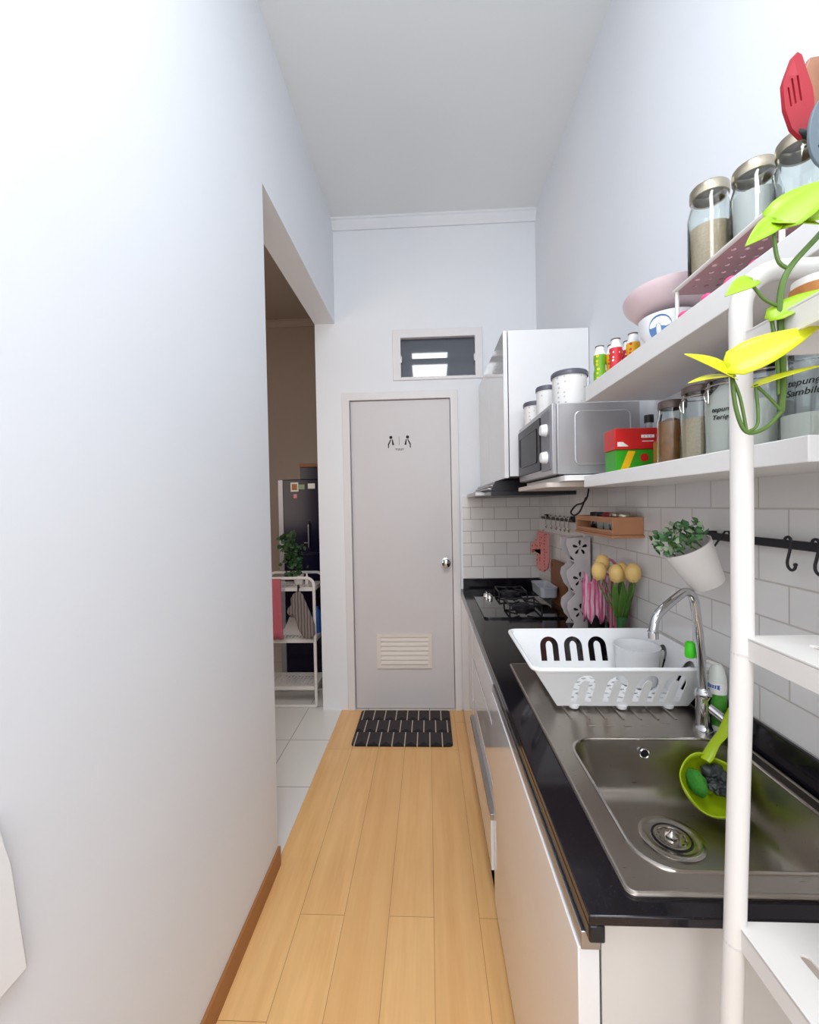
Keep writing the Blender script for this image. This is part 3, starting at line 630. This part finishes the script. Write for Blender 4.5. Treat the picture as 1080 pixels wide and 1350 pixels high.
# utensil holder and utensils (mostly beyond the frame)
t = thing('utensil_holder', (.608,.545,ZU), 'dark cup holding cooking utensils at the near end of upper shelf', 'utensil holder')
b = BM(); lathe(b, (.608,.545,ZU), [(0,0),(.036,0),(.040,.005),(.042,.125),(.039,.125),(.037,.008),(0,.008)], 32); part('cup', b, P['blackm'], t)
b = BM()
def bladefn(o0, ux, vx): 
    o0, ux, vx = Vector(o0), Vector(ux).normalized(), Vector(vx).normalized(); nn = ux.cross(vx).normalized()
    return lambda u, v, w_: o0+ux*u+vx*v+nn*w_
fn = bladefn((.505,.598,1.870), (.93,.18,.10), (-.05,.0,1))
t = thing('red_spatula', (.60,.55,1.70), 'red slotted silicone spatula sticking up in front of the white wall', 'spatula')
plate(b, [(-.021,-.020),(-.022,.012),(-.017,.024),(-.004,.050),(.003,.056),(.010,.053),(.024,.010),(.026,-.006),(.024,-.030),(.010,-.056),(.002,-.058),(-.012,-.046)], [slot(-.006,.004,.0035,.034,.12), slot(.003,.008,.0035,.034,.12), slot(-.013,-.004,.003,.026,.12)], .005, fn)
part('spatula_blade', b, P['red'], t, .001)
b = BM(); tube(b, [(.508,.599,1.822),(.530,.590,1.805),(.585,.555,1.76),(.600,.550,1.69)], .005, 10); part('handle', b, P['black'], t)
t = thing('wooden_spatula', (.61,.55,1.70), 'tan wooden spatula behind the red one', 'spatula')
b = BM(); plate(b, [(-.024,-.05),(.024,-.05),(.022,.045),(.010,.055),(-.015,.050),(-.024,.03)], [], .006, bladefn((.553,.618,1.885),(1,.1,0),(-.03,0,1))); part('spatula_blade', b, P['brown'], t, .001)
b = BM(); tube(b, [(.555,.616,1.84),(.595,.565,1.76),(.612,.552,1.69)], .005, 10); part('handle', b, P['brown'], t)
t = thing('grey_ladle', (.61,.54,1.70), 'grey nylon slotted spoon in front of the red spatula', 'spoon')
b = BM(); plate(b, [(x*1.0,y*1.0) for x,y in [(.030*math.cos(a), .047*math.sin(a)) for a in [2*PI*i/28 for i in range(28)]]], [circ(-.012+.012*i,-.022+.022*j,.0025,8) for i in range(3) for j in range(3)], .004, bladefn((.512,.560,1.790),(1,.2,0),(.12,0,1))); part('spoon_bowl', b, P['grey'], t, .001)
b = BM(); tube(b, [(.535,.560,1.79),(.575,.548,1.80),(.612,.545,1.69)], .005, 10); part('handle', b, P['grey'], t)
t = thing('black_turner', (.62,.54,1.70), 'black nylon turner at the right edge behind the wooden spatula', 'spatula')
b = BM(); plate(b, rrect(-.026,-.045,.026,.045,.01), [], .004, bladefn((.585,.600,1.900),(1,.1,0),(.05,0,1))); part('spatula_blade', b, P['blackm'], t, .001)
b = BM(); tube(b, [(.585,.600,1.86),(.615,.556,1.76),(.622,.545,1.69)], .005, 10); part('handle', b, P['black'], t)

# bowls
b = BM(); lathe(b, (.578,1.035,ZU), [(0,0),(.030,0),(.032,.004),(.058,.055),(.062,.085),(.060,.085),(.054,.054),(.03,.008),(0,.008)], 44)
bw = part('white_bowl', b, P['plastic'], None); tag(bw, 'white bowl with blue motif under the pale pink bowl', 'bowl')
b = BM()
def bf(u, v, w_):
    a = math.atan2(-1.035,-.578)-.28 + u/.060; zz = .050+v; r = .0565+.0062*(zz-.050)/.03
    return (.578+(r+w_)*math.cos(a), 1.035+(r+w_)*math.sin(a), ZU+zz)
plate(b, [(x*.026,y*.028) for x,y in circ(0,0,1,24)], [[(x*.006-.003,y*.016-.006) for x,y in circ(0,0,1,12)]], .0008, bf); part('blue_motif', b, P['blue'], bw)
b = BM(); Rt = Matrix.Rotation(math.radians(-7),3,'X')@Matrix.Rotation(math.radians(5),3,'Y')
lathe(b, (.583,1.035,ZU+.088), [(0,0),(.045,0),(.078,.014),(.098,.036),(.102,.046),(.098,.046),(.076,.018),(.044,.004),(0,.004)], 48, Rt)
tag(part('pink_bowl', b, P['palepink'], None), 'wide pale pink plastic bowl stacked on the white bowl', 'bowl')
# yoghurt drink bottles
def drink(x, y, lab, label):
    t = thing('drink_bottle', (x,y,ZU), label, 'bottle', 'small drink bottles on the upper shelf')
    b = BM(); lathe(b, (x,y,ZU), [(0,0),(.015,0),(.017,.004),(.017,.032),(.0145,.042),(.0145,.052),(.017,.062),(.017,.084),(.011,.098),(.0115,.106),(0,.106)], 26); part('bottle_body', b, P['plastic'], t)
    b = BM(); lathe(b, (x,y,ZU), [(.0173,.006),(.0173,.032),(.0149,.042),(.0149,.052),(.0173,.062),(.0173,.082)], 26); part('bottle_label', b, lab, t)
    b = BM(); lathe(b, (x,y,ZU+.1062), [(0,0),(.0125,0),(.0125,.003),(0,.0032)], 20); part('foil_lid', b, P['lidbrown'], t)
for x, y, l, s in ((.512,1.268,'label_green','green and yellow small bottle, leftmost of the cluster'),(.545,1.262,'label_yellow','small bottle behind, between green and red ones'),(.535,1.215,'label_red','red and white small bottle at the front of the cluster'),(.578,1.235,'label_red','red bottle at the back, near the wall'),(.566,1.180,'label_yellow','yellow small bottle with red spot, nearest the bowls')):
    drink(x, y, P[l], s)
# pink measuring spoons
for (a, c_, lb) in (((.497,.838),(.497,.770),'pink double-ended plastic clip lying on the upper shelf edge'),((.499,.715),(.503,.668),'second pink clip, under the near part of the riser')):
    b = BM(); tube(b, [(a[0],a[1],ZU+.007),(c_[0],c_[1],ZU+.007)], .0025, 8)
    for p in (a, c_): bmesh.ops.create_uvsphere(b, u_segments=16, v_segments=10, radius=.008, matrix=Matrix.Translation((p[0],p[1],ZU+.008))@Matrix.Scale(1.5,4,(0,1,0)))
    tag(part('pink_clip', b, P['pink'], None), lb, 'clip')

# ================================================================ WALL BETWEEN COUNTER AND SHELF
def shook(x, y, z, s, m, parent=None):
    b = BM(); pts = [(x,y,z+.004)]
    arc1 = [(0,-.010,.012),( .0,-.006,.020),(0,.002,.022),(0,.008,.016),(0,.008,.004),(0,.002,-.020),(0,-.002,-.036),(0,.000,-.048),(0,.009,-.055),(0,.018,-.050),(0,.020,-.042)]
    tube(b, spline([(x, y-q[1]*s, z+q[2]*s) for q in arc1], 5), .0032*s, 10)
    bmesh.ops.create_uvsphere(b, u_segments=12, v_segments=8, radius=.0045*s, matrix=Matrix.Translation((x,y-.020*s,z-.041*s))); return b
t = thing('utensil_rail', (.68,.80,1.24), 'black wall rail above the sink, right of the tilted planter', 'rail')
part('rail_bar', box(BM(), .674,.680,.46,1.075,1.233,1.250), P['blackm'], t, .002)
for y in (.50, 1.06): part('rail_mount', box(BM(), .680,.700,y-.008,y+.008,1.230,1.253), P['blackm'], t, .002)
for y, l in ((.822,'black hook, left one hanging from the near rail'),(.765,'black hook at the right edge of the photo on the near rail')):
    tag(part('rail_hook', shook(.6755,y,1.238,.80,P['blackm']), P['blackm'], None), l, 'hook', 'black hooks on the near rail')
t = thing('utensil_rail', (.68,2.28,1.24), 'black wall rail in the far corner beside the hob', 'rail')
part('rail_bar', box(BM(), .674,.680,2.00,2.55,1.235,1.250), P['blackm'], t, .002)
for y in (2.05, 2.50): part('rail_mount', box(BM(), .680,.700,y-.008,y+.008,1.233,1.262), P['blackm'], t, .002)
for i, y in enumerate((2.46,2.36,2.27,2.20,2.13,2.07)):
    o = part('rail_hook', shook(.6755,y,1.238,.95,P['steel']), P['steel'], None)
    tag(o, 'small hook in the row on the far corner rail', 'hook', 'hooks on the far rail')
# pink oven mitts
def mitt(y0, z0, s, ang, m, x, label):
    b = BM(); out = [(-.045,0),(-.052,-.09),(-.058,-.15),(-.050,-.20),(-.020,-.225),(.018,-.222),(.040,-.195),(.046,-.13),(.060,-.115),(.084,-.135),(.098,-.118),(.090,-.085),(.060,-.055),(.045,-.03),(.045,0)]
    ca, sa = math.cos(ang), math.sin(ang)
    plate(b, [((u*ca-v*sa)*s,(u*sa+v*ca)*s) for u,v in out], [], .014, lambda u,v,w_: (x+w_*.85-u*.45, y0+u*.85, z0+v))
    o = thing('oven_mitt', (x,y0,z0), label, 'oven mitt')
    part('mitt_body', b, m, o, .006, 3)
    b = BM(); tube(b, [(x,y0,z0-.004),(x,y0-.006,z0+.014),(x,y0+.006,z0+.014),(x,y0,z0-.004)], .002, 6); part('hanging_loop', b, m, o); return o
mitt(2.40, 1.165, 1.0, .08, P['pinkprint'], .645, 'pink patterned oven mitt hanging in the corner by the hob')
# cord loop
b = BM(); tube(b, spline([(.600,1.60,1.378),(.600,1.62,1.345),(.598,1.66,1.325),(.600,1.73,1.318),(.600,1.78,1.300),(.600,1.80,1.285),(.600,1.76,1.275),(.600,1.70,1.290),(.600,1.66,1.320),(.600,1.63,1.345)],6), .0035, 8)
tag(part('cord_loop', b, P['cord'], None), 'black power cord loop hanging beneath the microwave shelf', 'cord')

# flower cut-out shelf unit
t = thing('flower_shelf', (.63,1.96,ZT), 'cream three-tier stand with flower cut-outs standing on worktop by wall', 'shelf unit')
def flower(cx, cz, r):
    hs = []
    for k in range(5):
        a = PI/2+k*2*PI/5; c0 = (cx+r*.62*math.cos(a), cz+r*.62*math.sin(a)); pts = []
        for j in range(12):
            th = 2*PI*j/12; u = math.cos(th)*r*.38; v = math.sin(th)*r*.17*(1.25 if math.cos(th) > 0 else .8)
            pts.append((c0[0]+u*math.cos(a)-v*math.sin(a), c0[1]+u*math.sin(a)+v*math.cos(a)))
        hs.append(pts)
    hs.append(circ(cx, cz, r*.09, 8)); return hs
zc = (1.134,.998,.862)
left = [(.625,1.178)]
for i, z in enumerate(zc):
    left += [(.592,z+.040),(.588,z+.012),(.603,z-.030),(.622,z-.052),(.624,z-.068),(.606,z-.085)]
left = left[:-2]+[(.610,ZT+.001)]
outl = [(.689,1.178)]+left+[(.689,ZT+.001)]
for y in (1.832, 1.915):
    hs = []
    for z in zc: hs += flower(.646, z, .033)
    b = BM(); plate(b, outl, hs, .008, XZ(y)); part('side_panel', b, P['cream'], t, .0008)
for z in (.80, .935, 1.07): part('tier', box(BM(), .626,.689,1.8365,1.9105,z,z+.008), P['cream'], t, .0008)
for z, lb in ((.8085,'dark tin added behind the cut-outs, bottom tier of the flower stand'),(.9435,'dark tin added behind the cut-outs, middle tier of the flower stand'),(1.0785,'dark tin added behind the cut-outs, top tier of the flower stand')):
    o = thing('filler_tin', (.654,1.874,z), lb, 'tin', 'dark tins added behind the flower cut-outs')  # tins added so the flower cut-outs in front read dark
    bb_ = BM(); lathe(bb_, (.654,1.874,z), [(0,0),(.0325,0),(.0335,.002),(.0335,.082),(0,.082)], 28); part('tin_body', bb_, P['blackm'], o)
    bb_ = BM(); lathe(bb_, (.654,1.874,z+.0825), [(0,0),(.0342,0),(.0342,.010),(.030,.012),(0,.012)], 28); part('lid', bb_, P['black'], o)
b = BM(); plate(b, rrect(2.13,ZT+.001,2.36,1.02,.03), [circ(2.33,.99,.010)], .016, lambda u,v,w_: (.680+w_, u, v))
tag(part('cutting_board', b, P['woodd'], None, .002), 'brown wooden chopping board leaning on the wall behind the flower stand', 'cutting board')

# spice box
t = thing('spice_rack', (.65,1.57,1.215), 'small pine spice box fixed to the tiled wall', 'spice rack')
b = BM(); box(b, .600,.699,1.400,1.408,1.218,1.277); box(b, .600,.699,1.732,1.740,1.218,1.277); box(b, .600,.699,1.408,1.732,1.218,1.224); box(b, .692,.699,1.408,1.732,1.224,1.277); part('box_body', b, P['wood'], t, .001)
part('front_rail', box(BM(), .600,.606,1.4085,1.7315,1.258,1.277), P['wood'], t, .001)
part('front_rail', box(BM(), .600,.606,1.4085,1.7315,1.2245,1.234), P['wood'], t, .001)
part('bottom_ledge', box(BM(), .596,.699,1.396,1.744,1.208,1.2175), P['wood'], t, .001)
for i, (y, c0, lid, lb) in enumerate(((1.66,P['scrap'],P['black'],'black-lidded spice jar at the far end of pine box'),(1.60,P['paper'],P['black'],'second black-lidded jar in the pine box'),(1.54,P['paper'],P['red'],'red-lidded spice jar in the pine box'),(1.485,P['paper'],P['lidm'],'silver-lidded spice jar in the pine box'),(1.435,P['beige'],P['lidm'],'silver-lidded jar nearest the solid end of the pine box'))):
    jar('spice_pot', .650, y, 1.2245, .022, .066, c0, .7, lid, lb, lidh=.014, neck=.95)

# planter and artificial plant
t = thing('hanging_planter', (.64,1.0,1.13), 'white tapered planter tipped sideways on the black rail', 'planter')
top = Vector((.586,.985,1.224)); bot = Vector((.634,.985,1.137)); ax = (top-bot).normalized(); Rp = ax.to_track_quat('Z','Y').to_matrix()
L = (top-bot).length
b = BM(); lathe(b, bot, [(0,0),(.034,0),(.036,.003),(.052,L),(.049,L),(.034,.006),(0,.006)], 40, Rp); part('pot', b, P['pot'], t)
b = BM(); tube(b, [(.634,.985,1.205),(.650,.985,1.225),(.672,.985,1.256),(.680,.985,1.256),(.684,.985,1.244)], .0022, 8); part('hook', b, P['blackm'], t)
def leafmesh(bm, base, tip, width, nrm, fold=.25, droop=0.0, heart=True, n=9):
    base, tip, nrm = Vector(base), Vector(tip), Vector(nrm).normalized(); d = tip-base; L_ = d.length; sd = d.cross(nrm).normalized(); nn = sd.cross(d).normalized(); rows = []
    for i in range(n):
        s = i/(n-1)
        wv = width*.5*(math.sin(PI*min(1,(s*.92+.08))**.62))**(.9 if heart else .75)
        if i == n-1: wv = width*.01
        if i == 0: wv = width*.12
        c0 = base+d*s-nn*(droop*L_*s*s); back = -d.normalized()*(width*.12 if (heart and s < .25) else 0)
        rows.append([bm.verts.new(c0+sd*wv*k+nn*(abs(k)*fold*wv)+back*abs(k)) for k in (-1,-.5,0,.5,1)])
    for i in range(n-1):
        for j in range(4): bm.faces.new((rows[i][j],rows[i][j+1],rows[i+1][j+1],rows[i+1][j]))
for mm, cnt, nm in ((P['ivy'],95,'foliage'),(P['ivyp'],55,'foliage')):
    b = BM()
    for k in range(cnt):
        rr = .050*math.sqrt(random.random()); a = random.random()*2*PI; hgt = .012+random.random()*.045
        p = top+Rp@Vector((rr*math.cos(a)*1.25-.010, rr*math.sin(a)*1.1, hgt*(1-rr*6)-.004)); q = Vector((random.uniform(-1,.6),random.uniform(-1,1),random.uniform(-.4,1))).normalized()*.016
        leafmesh(b, p, p+q, .012, (random.uniform(-1,1),-1,random.uniform(0,1)), .2, n=5)
    if nm: part(nm, b, mm, t, solid=.0006)
b = BM()
for k in range(10):
    p = top+Rp@Vector((random.uniform(-.03,.03),random.uniform(-.03,.03),-.01)); tube(b, [p, p+Rp@Vector((random.uniform(-.02,.02),random.uniform(-.02,.02),.04))], .0015, 6)
part('stems', b, P['tstem'], t)

# tulips
t = thing('tulip_bouquet', (.652,1.46,ZT), 'bunch of artificial pale yellow tulips in a narrow green vase', 'flowers')
b = BM(); lathe(b, (.652,1.46,ZT+.0005), [(0,0),(.017,0),(.018,.004),(.016,.12),(.020,.15),(.018,.15),(.014,.12),(.015,.006),(0,.006)], 24); part('vase', b, mat('green_glass','#5c9a62',.1,vary=0,trans=.6), t)
heads = [(.582,1.47,1.088),(.628,1.440,1.084),(.650,1.45,1.088),(.664,1.40,1.092),(.606,1.50,1.110)]
for (x,y,z) in heads:
    b = BM(); tube(b, spline([(.652,1.46,ZT+.02),(.652+(x-.652)*.25,1.46,.94),(x+(.652-x)*.1,y,z-.06),(x,y,z-.02)],5), .003, 8); part('stem', b, P['tstem'], t)
    b = BM()
    lathe(b, (x,y,z-.026), [(0,-.004),(.012,.0),(.022,.014),(.0245,.030),(.021,.045),(.014,.056),(.006,.060),(0,.052)], 18)
    for k in range(3):
        a = k*2.1+x*40; leafmesh(b, (x+.010*math.cos(a),y+.010*math.sin(a),z-.024), (x+.010*math.cos(a),y+.010*math.sin(a),z+.034), .040, (math.cos(a),math.sin(a),.1), -.35, n=8)
    part('tulip_head', b, P['tulip'], t)
for k in range(7):
    a = -2.6+k*.75; b = BM(); leafmesh(b, (.652+.006*math.cos(a),1.46+.006*math.sin(a),.925), (.652+.045*math.cos(a)*.95,1.46+.045*math.sin(a),1.055+.01*(k%3)), .036, (math.cos(a+.5),math.sin(a+.5)-1,.2), .2, .0, heart=False); part('leaf', b, P['tstem'], t, solid=.0012)
# pink brush, striped cloth and holder between flowers and stand
t = thing('cleaning_brush', (.68,1.60,ZT), 'pink long brush with a ring handle behind the tulips', 'brush')
b = BM(); cyl(b, (.676,1.60,ZT+.001), (.676,1.60,1.06), .006, n=12); tube(b, [(.666+.028*math.cos(a),1.60,1.085+.028*math.sin(a)) for a in [2*PI*i/28 for i in range(28)]], .005, 10, True); part('handle', b, mat('pink_handle','#d77c93',.4), t)
t = thing('storage_cup', (.655,1.68,ZT), 'dark holder under the striped pink cloth by the flower stand', 'holder')
b = BM(); lathe(b, (.652,1.68,ZT+.0005), [(0,0),(.030,0),(.034,.15),(.031,.15),(.027,.004),(0,.004)], 28); part('cup', b, P['black'], t)
b = BM(); rs = []
for i in range(11):
    v = i/10; rs.append([b.verts.new((.648+(.040+.005*math.sin(j*1.7+i*.4))*math.cos(a), 1.68+(.040+.005*math.sin(j*1.7+i*.4))*math.sin(a), 1.035-.16*v-.02*math.sin(j*.9))) for j, a in enumerate([PI*.55+PI*1.35*k/30 for k in range(31)])])
for i in range(10):
    for j in range(30): b.faces.new((rs[i][j],rs[i][j+1],rs[i+1][j+1],rs[i+1][j]))
tag(part('striped_cloth', b, P['striped'], None, solid=.002), 'pink and white striped cloth draped over the dark holder', 'cloth')
t = thing('pink_tray', (.69,1.535,ZT), 'narrow pink board standing against the wall right of the tulips', 'board')
part('board', box(BM(), .676,.688,1.49,1.58,ZT+.0005,.965), mat('rose_board','#c75f73',.45), t, .003)

# ================================================================ NEAR RACK
def rack(name, x0, x1, y0, y1, trays, ztop, r, label, cat, lean=0, lip=.026, rad=.05, n=(6,8), slotsz=(.010,.032)):
    t = thing(name, ((x0+x1)/2,(y0+y1)/2,0), label, cat)
    for y in (y0, y1):
        b = BM(); pts = [(x0-lean,y,r),(x0-lean*.25,y,.826*min(1,ztop/1.57)),(x0,y,1.158*ztop/1.574),(x0,y,ztop-rad)]
        pts += [(x0+rad-rad*math.cos(a),y,ztop-rad+rad*math.sin(a)) for a in [PI/2*i/8 for i in range(1,9)]]
        pts += [(x1-rad+rad*math.sin(a),y,ztop-rad+rad*math.cos(a)) for a in [PI/2*i/8 for i in range(0,9)]]+[(x1,y,r)]
        tube(b, pts, r, 16); part('frame', b, P['powder'], t)
        if lean == 0:
            b = BM(); tube(b, [(x0,y,r),(x1,y,r)], r, 12); part('bottom_bar', b, P['powder'], t)
    for z in trays:
        dx = lean*max(0,(1.158-z)/1.158)*.8 if lean else 0
        a0, a1, c0, c1 = x0-.002-dx, x1+.0, min(y0,y1)+r*.9, max(y0,y1)-r*.2 if lean else max(y0,y1)-r
        b = BM(); hs = []
        for i in range(n[0]):
            for j in range(n[1]):
                hs.append(slot(a0+.045+(a1-a0-.09)*i/(n[0]-1), c0+.045+(c1-c0-.09)*j/(n[1]-1)+(.012 if i%2 else 0)-.006, slotsz[0], slotsz[1], 0, 4))
        plate(b, rrect(a0,c0,a1,c1,.008), hs, .003, XY(z-.0015))
        o_ = rrect(a0,c0,a1,c1,.008); i_ = rrect(a0+.004,c0+.004,a1-.004,c1-.004,.006)
        rs = [[b.verts.new((x,y,zz)) for x,y in pp] for pp, zz in ((o_,z-lip),(o_,z-.002),(i_,z-.002),(i_,z-lip))]; rings(b, rs, closed=True)
        part('tray', b, P['powder'], t, .0008)
    return t
nr = rack('storage_rack', .360, .682, .075, .500, (.30,.838,1.172,1.516), 1.588, .0112, 'tall white metal rack with rounded frame at the right edge', 'storage rack', lean=.045, rad=.045)
for z in (1.150, .812):
    b = BM(); x = .360-(.0112 if z < 1 else 0); cyl(b, (x,.500,z-.001), (x,.500,z+.002), .0118, n=18); part('pole_joint', b, P['cream'], nr)

# pothos in a jar on the top tray
t = thing('potted_pothos', (.47,.425,1.5165), 'lime green pothos vine trailing in front of the white rack pole', 'plant')
b = BM(); lathe(b, (.478,.43,1.5165), [(0,0),(.034,0),(.037,.004),(.037,.09),(.028,.108),(.028,.118),(.026,.118),(.026,.108),(.035,.088),(.035,.006),(0,.006)], 32); part('glass_vase', b, P['glass'], t)
def stemp(pts, r): 
    b = BM(); tube(b, spline(pts, 6), r, 8); part('stem', b, P['stem'], t)
stemp([(.478,.43,1.53),(.470,.43,1.60),(.455,.435,1.648),(.425,.445,1.628),(.405,.450,1.599),(.364,.44,1.557),(.355,.44,1.527),(.356,.44,1.493),(.358,.44,1.448),(.356,.44,1.416)], .0028)
stemp([(.356,.44,1.416),(.341,.440,1.400),(.322,.440,1.396),(.312,.44,1.419),(.308,.44,1.452)], .0020)
stemp([(.364,.44,1.557),(.354,.44,1.565),(.350,.44,1.585),(.349,.44,1.603)], .0018)
stemp([(.355,.44,1.520),(.340,.44,1.528),(.327,.44,1.545)], .0015)
stemp([(.347,.44,1.507),(.352,.44,1.47),(.353,.44,1.433)], .0018)
stemp([(.322,.440,1.396),(.333,.44,1.405),(.331,.44,1.443)], .0015)
stemp([(.356,.44,1.416),(.344,.44,1.43),(.331,.44,1.443)], .0015)
stemp([(.322,.440,1.397),(.316,.44,1.43),(.309,.44,1.449)], .0015)
V = (0,-.55,.8)
for (bs_, tp, wd, nr_, mm) in (
    ((.304,.44,1.460),(.374,.415,1.493),.034,(-.3,-.9,.35),'leaf'),
    ((.310,.44,1.451),(.256,.425,1.474),.026,(.3,-.8,.6),'leaf'),
    ((.305,.44,1.452),(.254,.42,1.445),.016,(.1,-.35,.9),'leaf'),
    ((.330,.44,1.441),(.383,.42,1.459),.018,(-.1,-.35,.9),'leaf'),
    ((.329,.44,1.547),(.296,.43,1.530),.020,(0,-.8,.6),'leafg'),
    ((.345,.44,1.508),(.395,.425,1.534),.024,(-.2,-.7,.6),'leafg'),
    ((.352,.44,1.605),(.316,.43,1.578),.020,(.4,-.6,.6),'leafg'),
    ((.350,.44,1.604),(.387,.43,1.596),.024,(0,-.8,.6),'leafg'),
    ((.352,.44,1.600),(.402,.43,1.642),.042,(-.5,-.8,.3),'leafg'),
    ((.376,.44,1.606),(.425,.43,1.620),.034,(-.2,-.8,.5),'leafg')):
    b = BM(); leafmesh(b, bs_, tp, wd, nr_, .30, .06); part('leaf', b, P[mm], t, solid=.0008)
t = thing('snack_tin', (.405,.462,1.5165), 'small amber glass pot on the top tray inside the rack arch', 'jar')
b = BM(); lathe(b, (.405,.455,1.5168), [(0,0),(.020,0),(.023,.004),(.023,.028),(0,.028)], 26); part('pot_body', b, P['orange'], t)
b = BM(); lathe(b, (.405,.455,1.5450), [(0,0),(.021,0),(.021,.008),(0,.008)], 26); part('lid', b, P['pot'], t)

# door mat
b = BM(); plate(b, rrect(-.452,2.292,.112,2.690,.02), [], .008, XY(.0045)); tag(part('door_mat', b, MATS['mat_weave'], None, .002), 'dark rectangular mat with pale line pattern before the toilet door', 'mat')

# ================================================================ SIDE ROOM
rk = rack('storage_cart', -1.16, -.765, 2.99, 2.74, (.14,.455,.800), .862, .0105, 'low white metal cart with rounded frame seen through the left opening', 'storage cart', rad=.05, n=(14,9), slotsz=(.015,.018))
fr = thing('refrigerator', (-.83,3.5,0), 'black glossy refrigerator standing in the side room behind the cart', 'refrigerator')
part('fridge_body', box(BM(), -1.158,-.56,3.20,3.78,.02,1.545), P['fridges'], fr, .004)
part('fridge_door', box(BM(), -1.105,-.562,3.155,3.199,.03,.98), P['fridge'], fr, .006)
fd = part('fridge_door', box(BM(), -1.105,-.562,3.155,3.199,.985,1.543), P['fridge'], fr, .006)
b = BM(); tube(b, [(-.905,3.156,1.01),(-.905,3.130,1.03),(-.905,3.130,1.20),(-.905,3.156,1.22)], .006, 10); tube(b, [(-.945,3.150,1.06),(-.905,3.145,1.06)], .004, 8); part('door_handle', b, P['alu'], fd)
t = thing('fridge_magnet', (-1.0,3.15,1.45), 'small framed picture magnet at the top left of the fridge', 'magnet')
b = BM(); box(b, -1.040,-.980,3.148,3.1545,1.450,1.520); m_ = part('magnet_frame', b, P['paper'], t, .002)
part('picture', box(BM(), -1.030,-.990,3.146,3.148,1.462,1.508), P['orange'], t)
for x, z, w_, h, mm, lb in ((-.955,1.485,.045,.038,P['ivyp'],'greenish magnet right of the framed one'),(-.880,1.490,.055,.040,P['paper'],'pale magnet at the right side of the fridge'),(-1.005,1.415,.028,.034,P['pinkprint'],'small pink magnet below the framed picture')):
    tag(part('fridge_magnet', box(BM(), x-w_/2,x+w_/2,3.148,3.1545,z-h/2,z+h/2), mm, None, .002), lb, 'magnet')
t = thing('storage_box', (-.80,3.4,1.546), 'black box with brown lid lying on top of the fridge', 'box')
part('box_body', box(BM(), -.985,-.60,3.22,3.60,1.546,1.640), P['fridge'], t, .003); part('lid', box(BM(), -.990,-.595,3.215,3.605,1.6405,1.668), P['woodd'], t, .003)
t = thing('potted_plant', (-.90,2.87,.801), 'leafy dark green potted plant on top of the white cart', 'plant')
b = BM(); lathe(b, (-.905,2.87,.801), [(0,0),(.030,0),(.036,.06),(.038,.062),(.034,.062),(.03,.05),(0,.05)], 26); part('pot', b, P['pot'], t)
b = BM()
for k in range(170):
    zz = random.random(); p = Vector((-.925-.045*zz+random.gauss(0,.030), 2.87+random.gauss(0,.03), .86+.29*zz)); q = Vector((random.uniform(-1,1),random.uniform(-1,.4),random.uniform(-.5,.8))).normalized()*.034
    leafmesh(b, p, p+q, .026, (random.uniform(-.5,.5),-1,.4), .2, n=5)
part('foliage', b, mat('dark_leaf','#33562f',.5,vary=.3,scale=30), t, solid=.0006)
b = BM()
for k in range(6): tube(b, [(-.905,2.87,.85),(-.93-.012*k,2.86+.006*k,1.0+.02*k)], .002, 6)
part('stems', b, P['tstem'], t)
t = thing('small_bottle', (-.845,2.86,.801), 'little clear bottle beside the plant pot on the cart', 'bottle')
b = BM(); lathe(b, (-.845,2.86,.801), [(0,0),(.012,0),(.012,.05),(.006,.06),(.006,.075),(0,.075)], 18); part('bottle_body', b, P['pot'], t)
b = BM(); rs = []
for i in range(9):
    v = i/8; rs.append([b.verts.new((-1.11+.13*j/12+.010*v, 2.722-.006*math.sin(j*1.3)*v, .862-.40*v)) for j in range(13)])
for i in range(8):
    for j in range(12): b.faces.new((rs[i][j],rs[i][j+1],rs[i+1][j+1],rs[i+1][j]))
tag(part('hand_towel', b, P['towel'], None, solid=.006), 'reddish pink towel hanging over the left side of the cart', 'towel')
t = thing('oven_mitt', (-.84,2.715,.75), 'grey flecked oven mitt hanging from the front of the white cart', 'oven mitt')
b = BM(); out = [(.030,-.030),(.050,-.15),(.062,-.25),(.050,-.305),(.010,-.325),(-.030,-.310),(-.050,-.25),(-.056,-.17),(-.062,-.145),(-.085,-.150),(-.098,-.125),(-.085,-.095),(-.060,-.085),(-.052,-.04),(-.030,-.015),(-.005,-.005),(.018,-.010)]
an = .22; plate(b, [(u*math.cos(an)-v*math.sin(an), u*math.sin(an)+v*math.cos(an)) for u,v in out], [], .022, lambda u,v,w_: (-.868+u, 2.708-w_, .785+v)); part('mitt_body', b, P['greyknit'], t, .008, 3)
b = BM(); tube(b, [(-.862,2.712,.775),(-.862,2.716,.82),(-.862,2.74,.80)], .006, 8); part('hanging_loop', b, P['black'], t)
b = BM(); rings(b, [[b.verts.new(p) for p in ((-1.02,y,.4565),(-.875,y,.4565),(-.885,y,.57),(-.96,y,.585))] for y in (2.82, 2.93)]); tag(part('paper_bag', b, P['pot'], None, .003), 'white folded carton on the middle tray of the cart', 'box')
b = BM(); lathe(b, (-.792,2.90,.4565), [(0,0),(.028,0),(.030,.005),(.030,.14),(.012,.165),(.012,.18),(0,.18)], 24); tag(part('blue_bottle', b, P['bluep'], None), 'blue bottle on the cart, half hidden behind its upright', 'bottle')
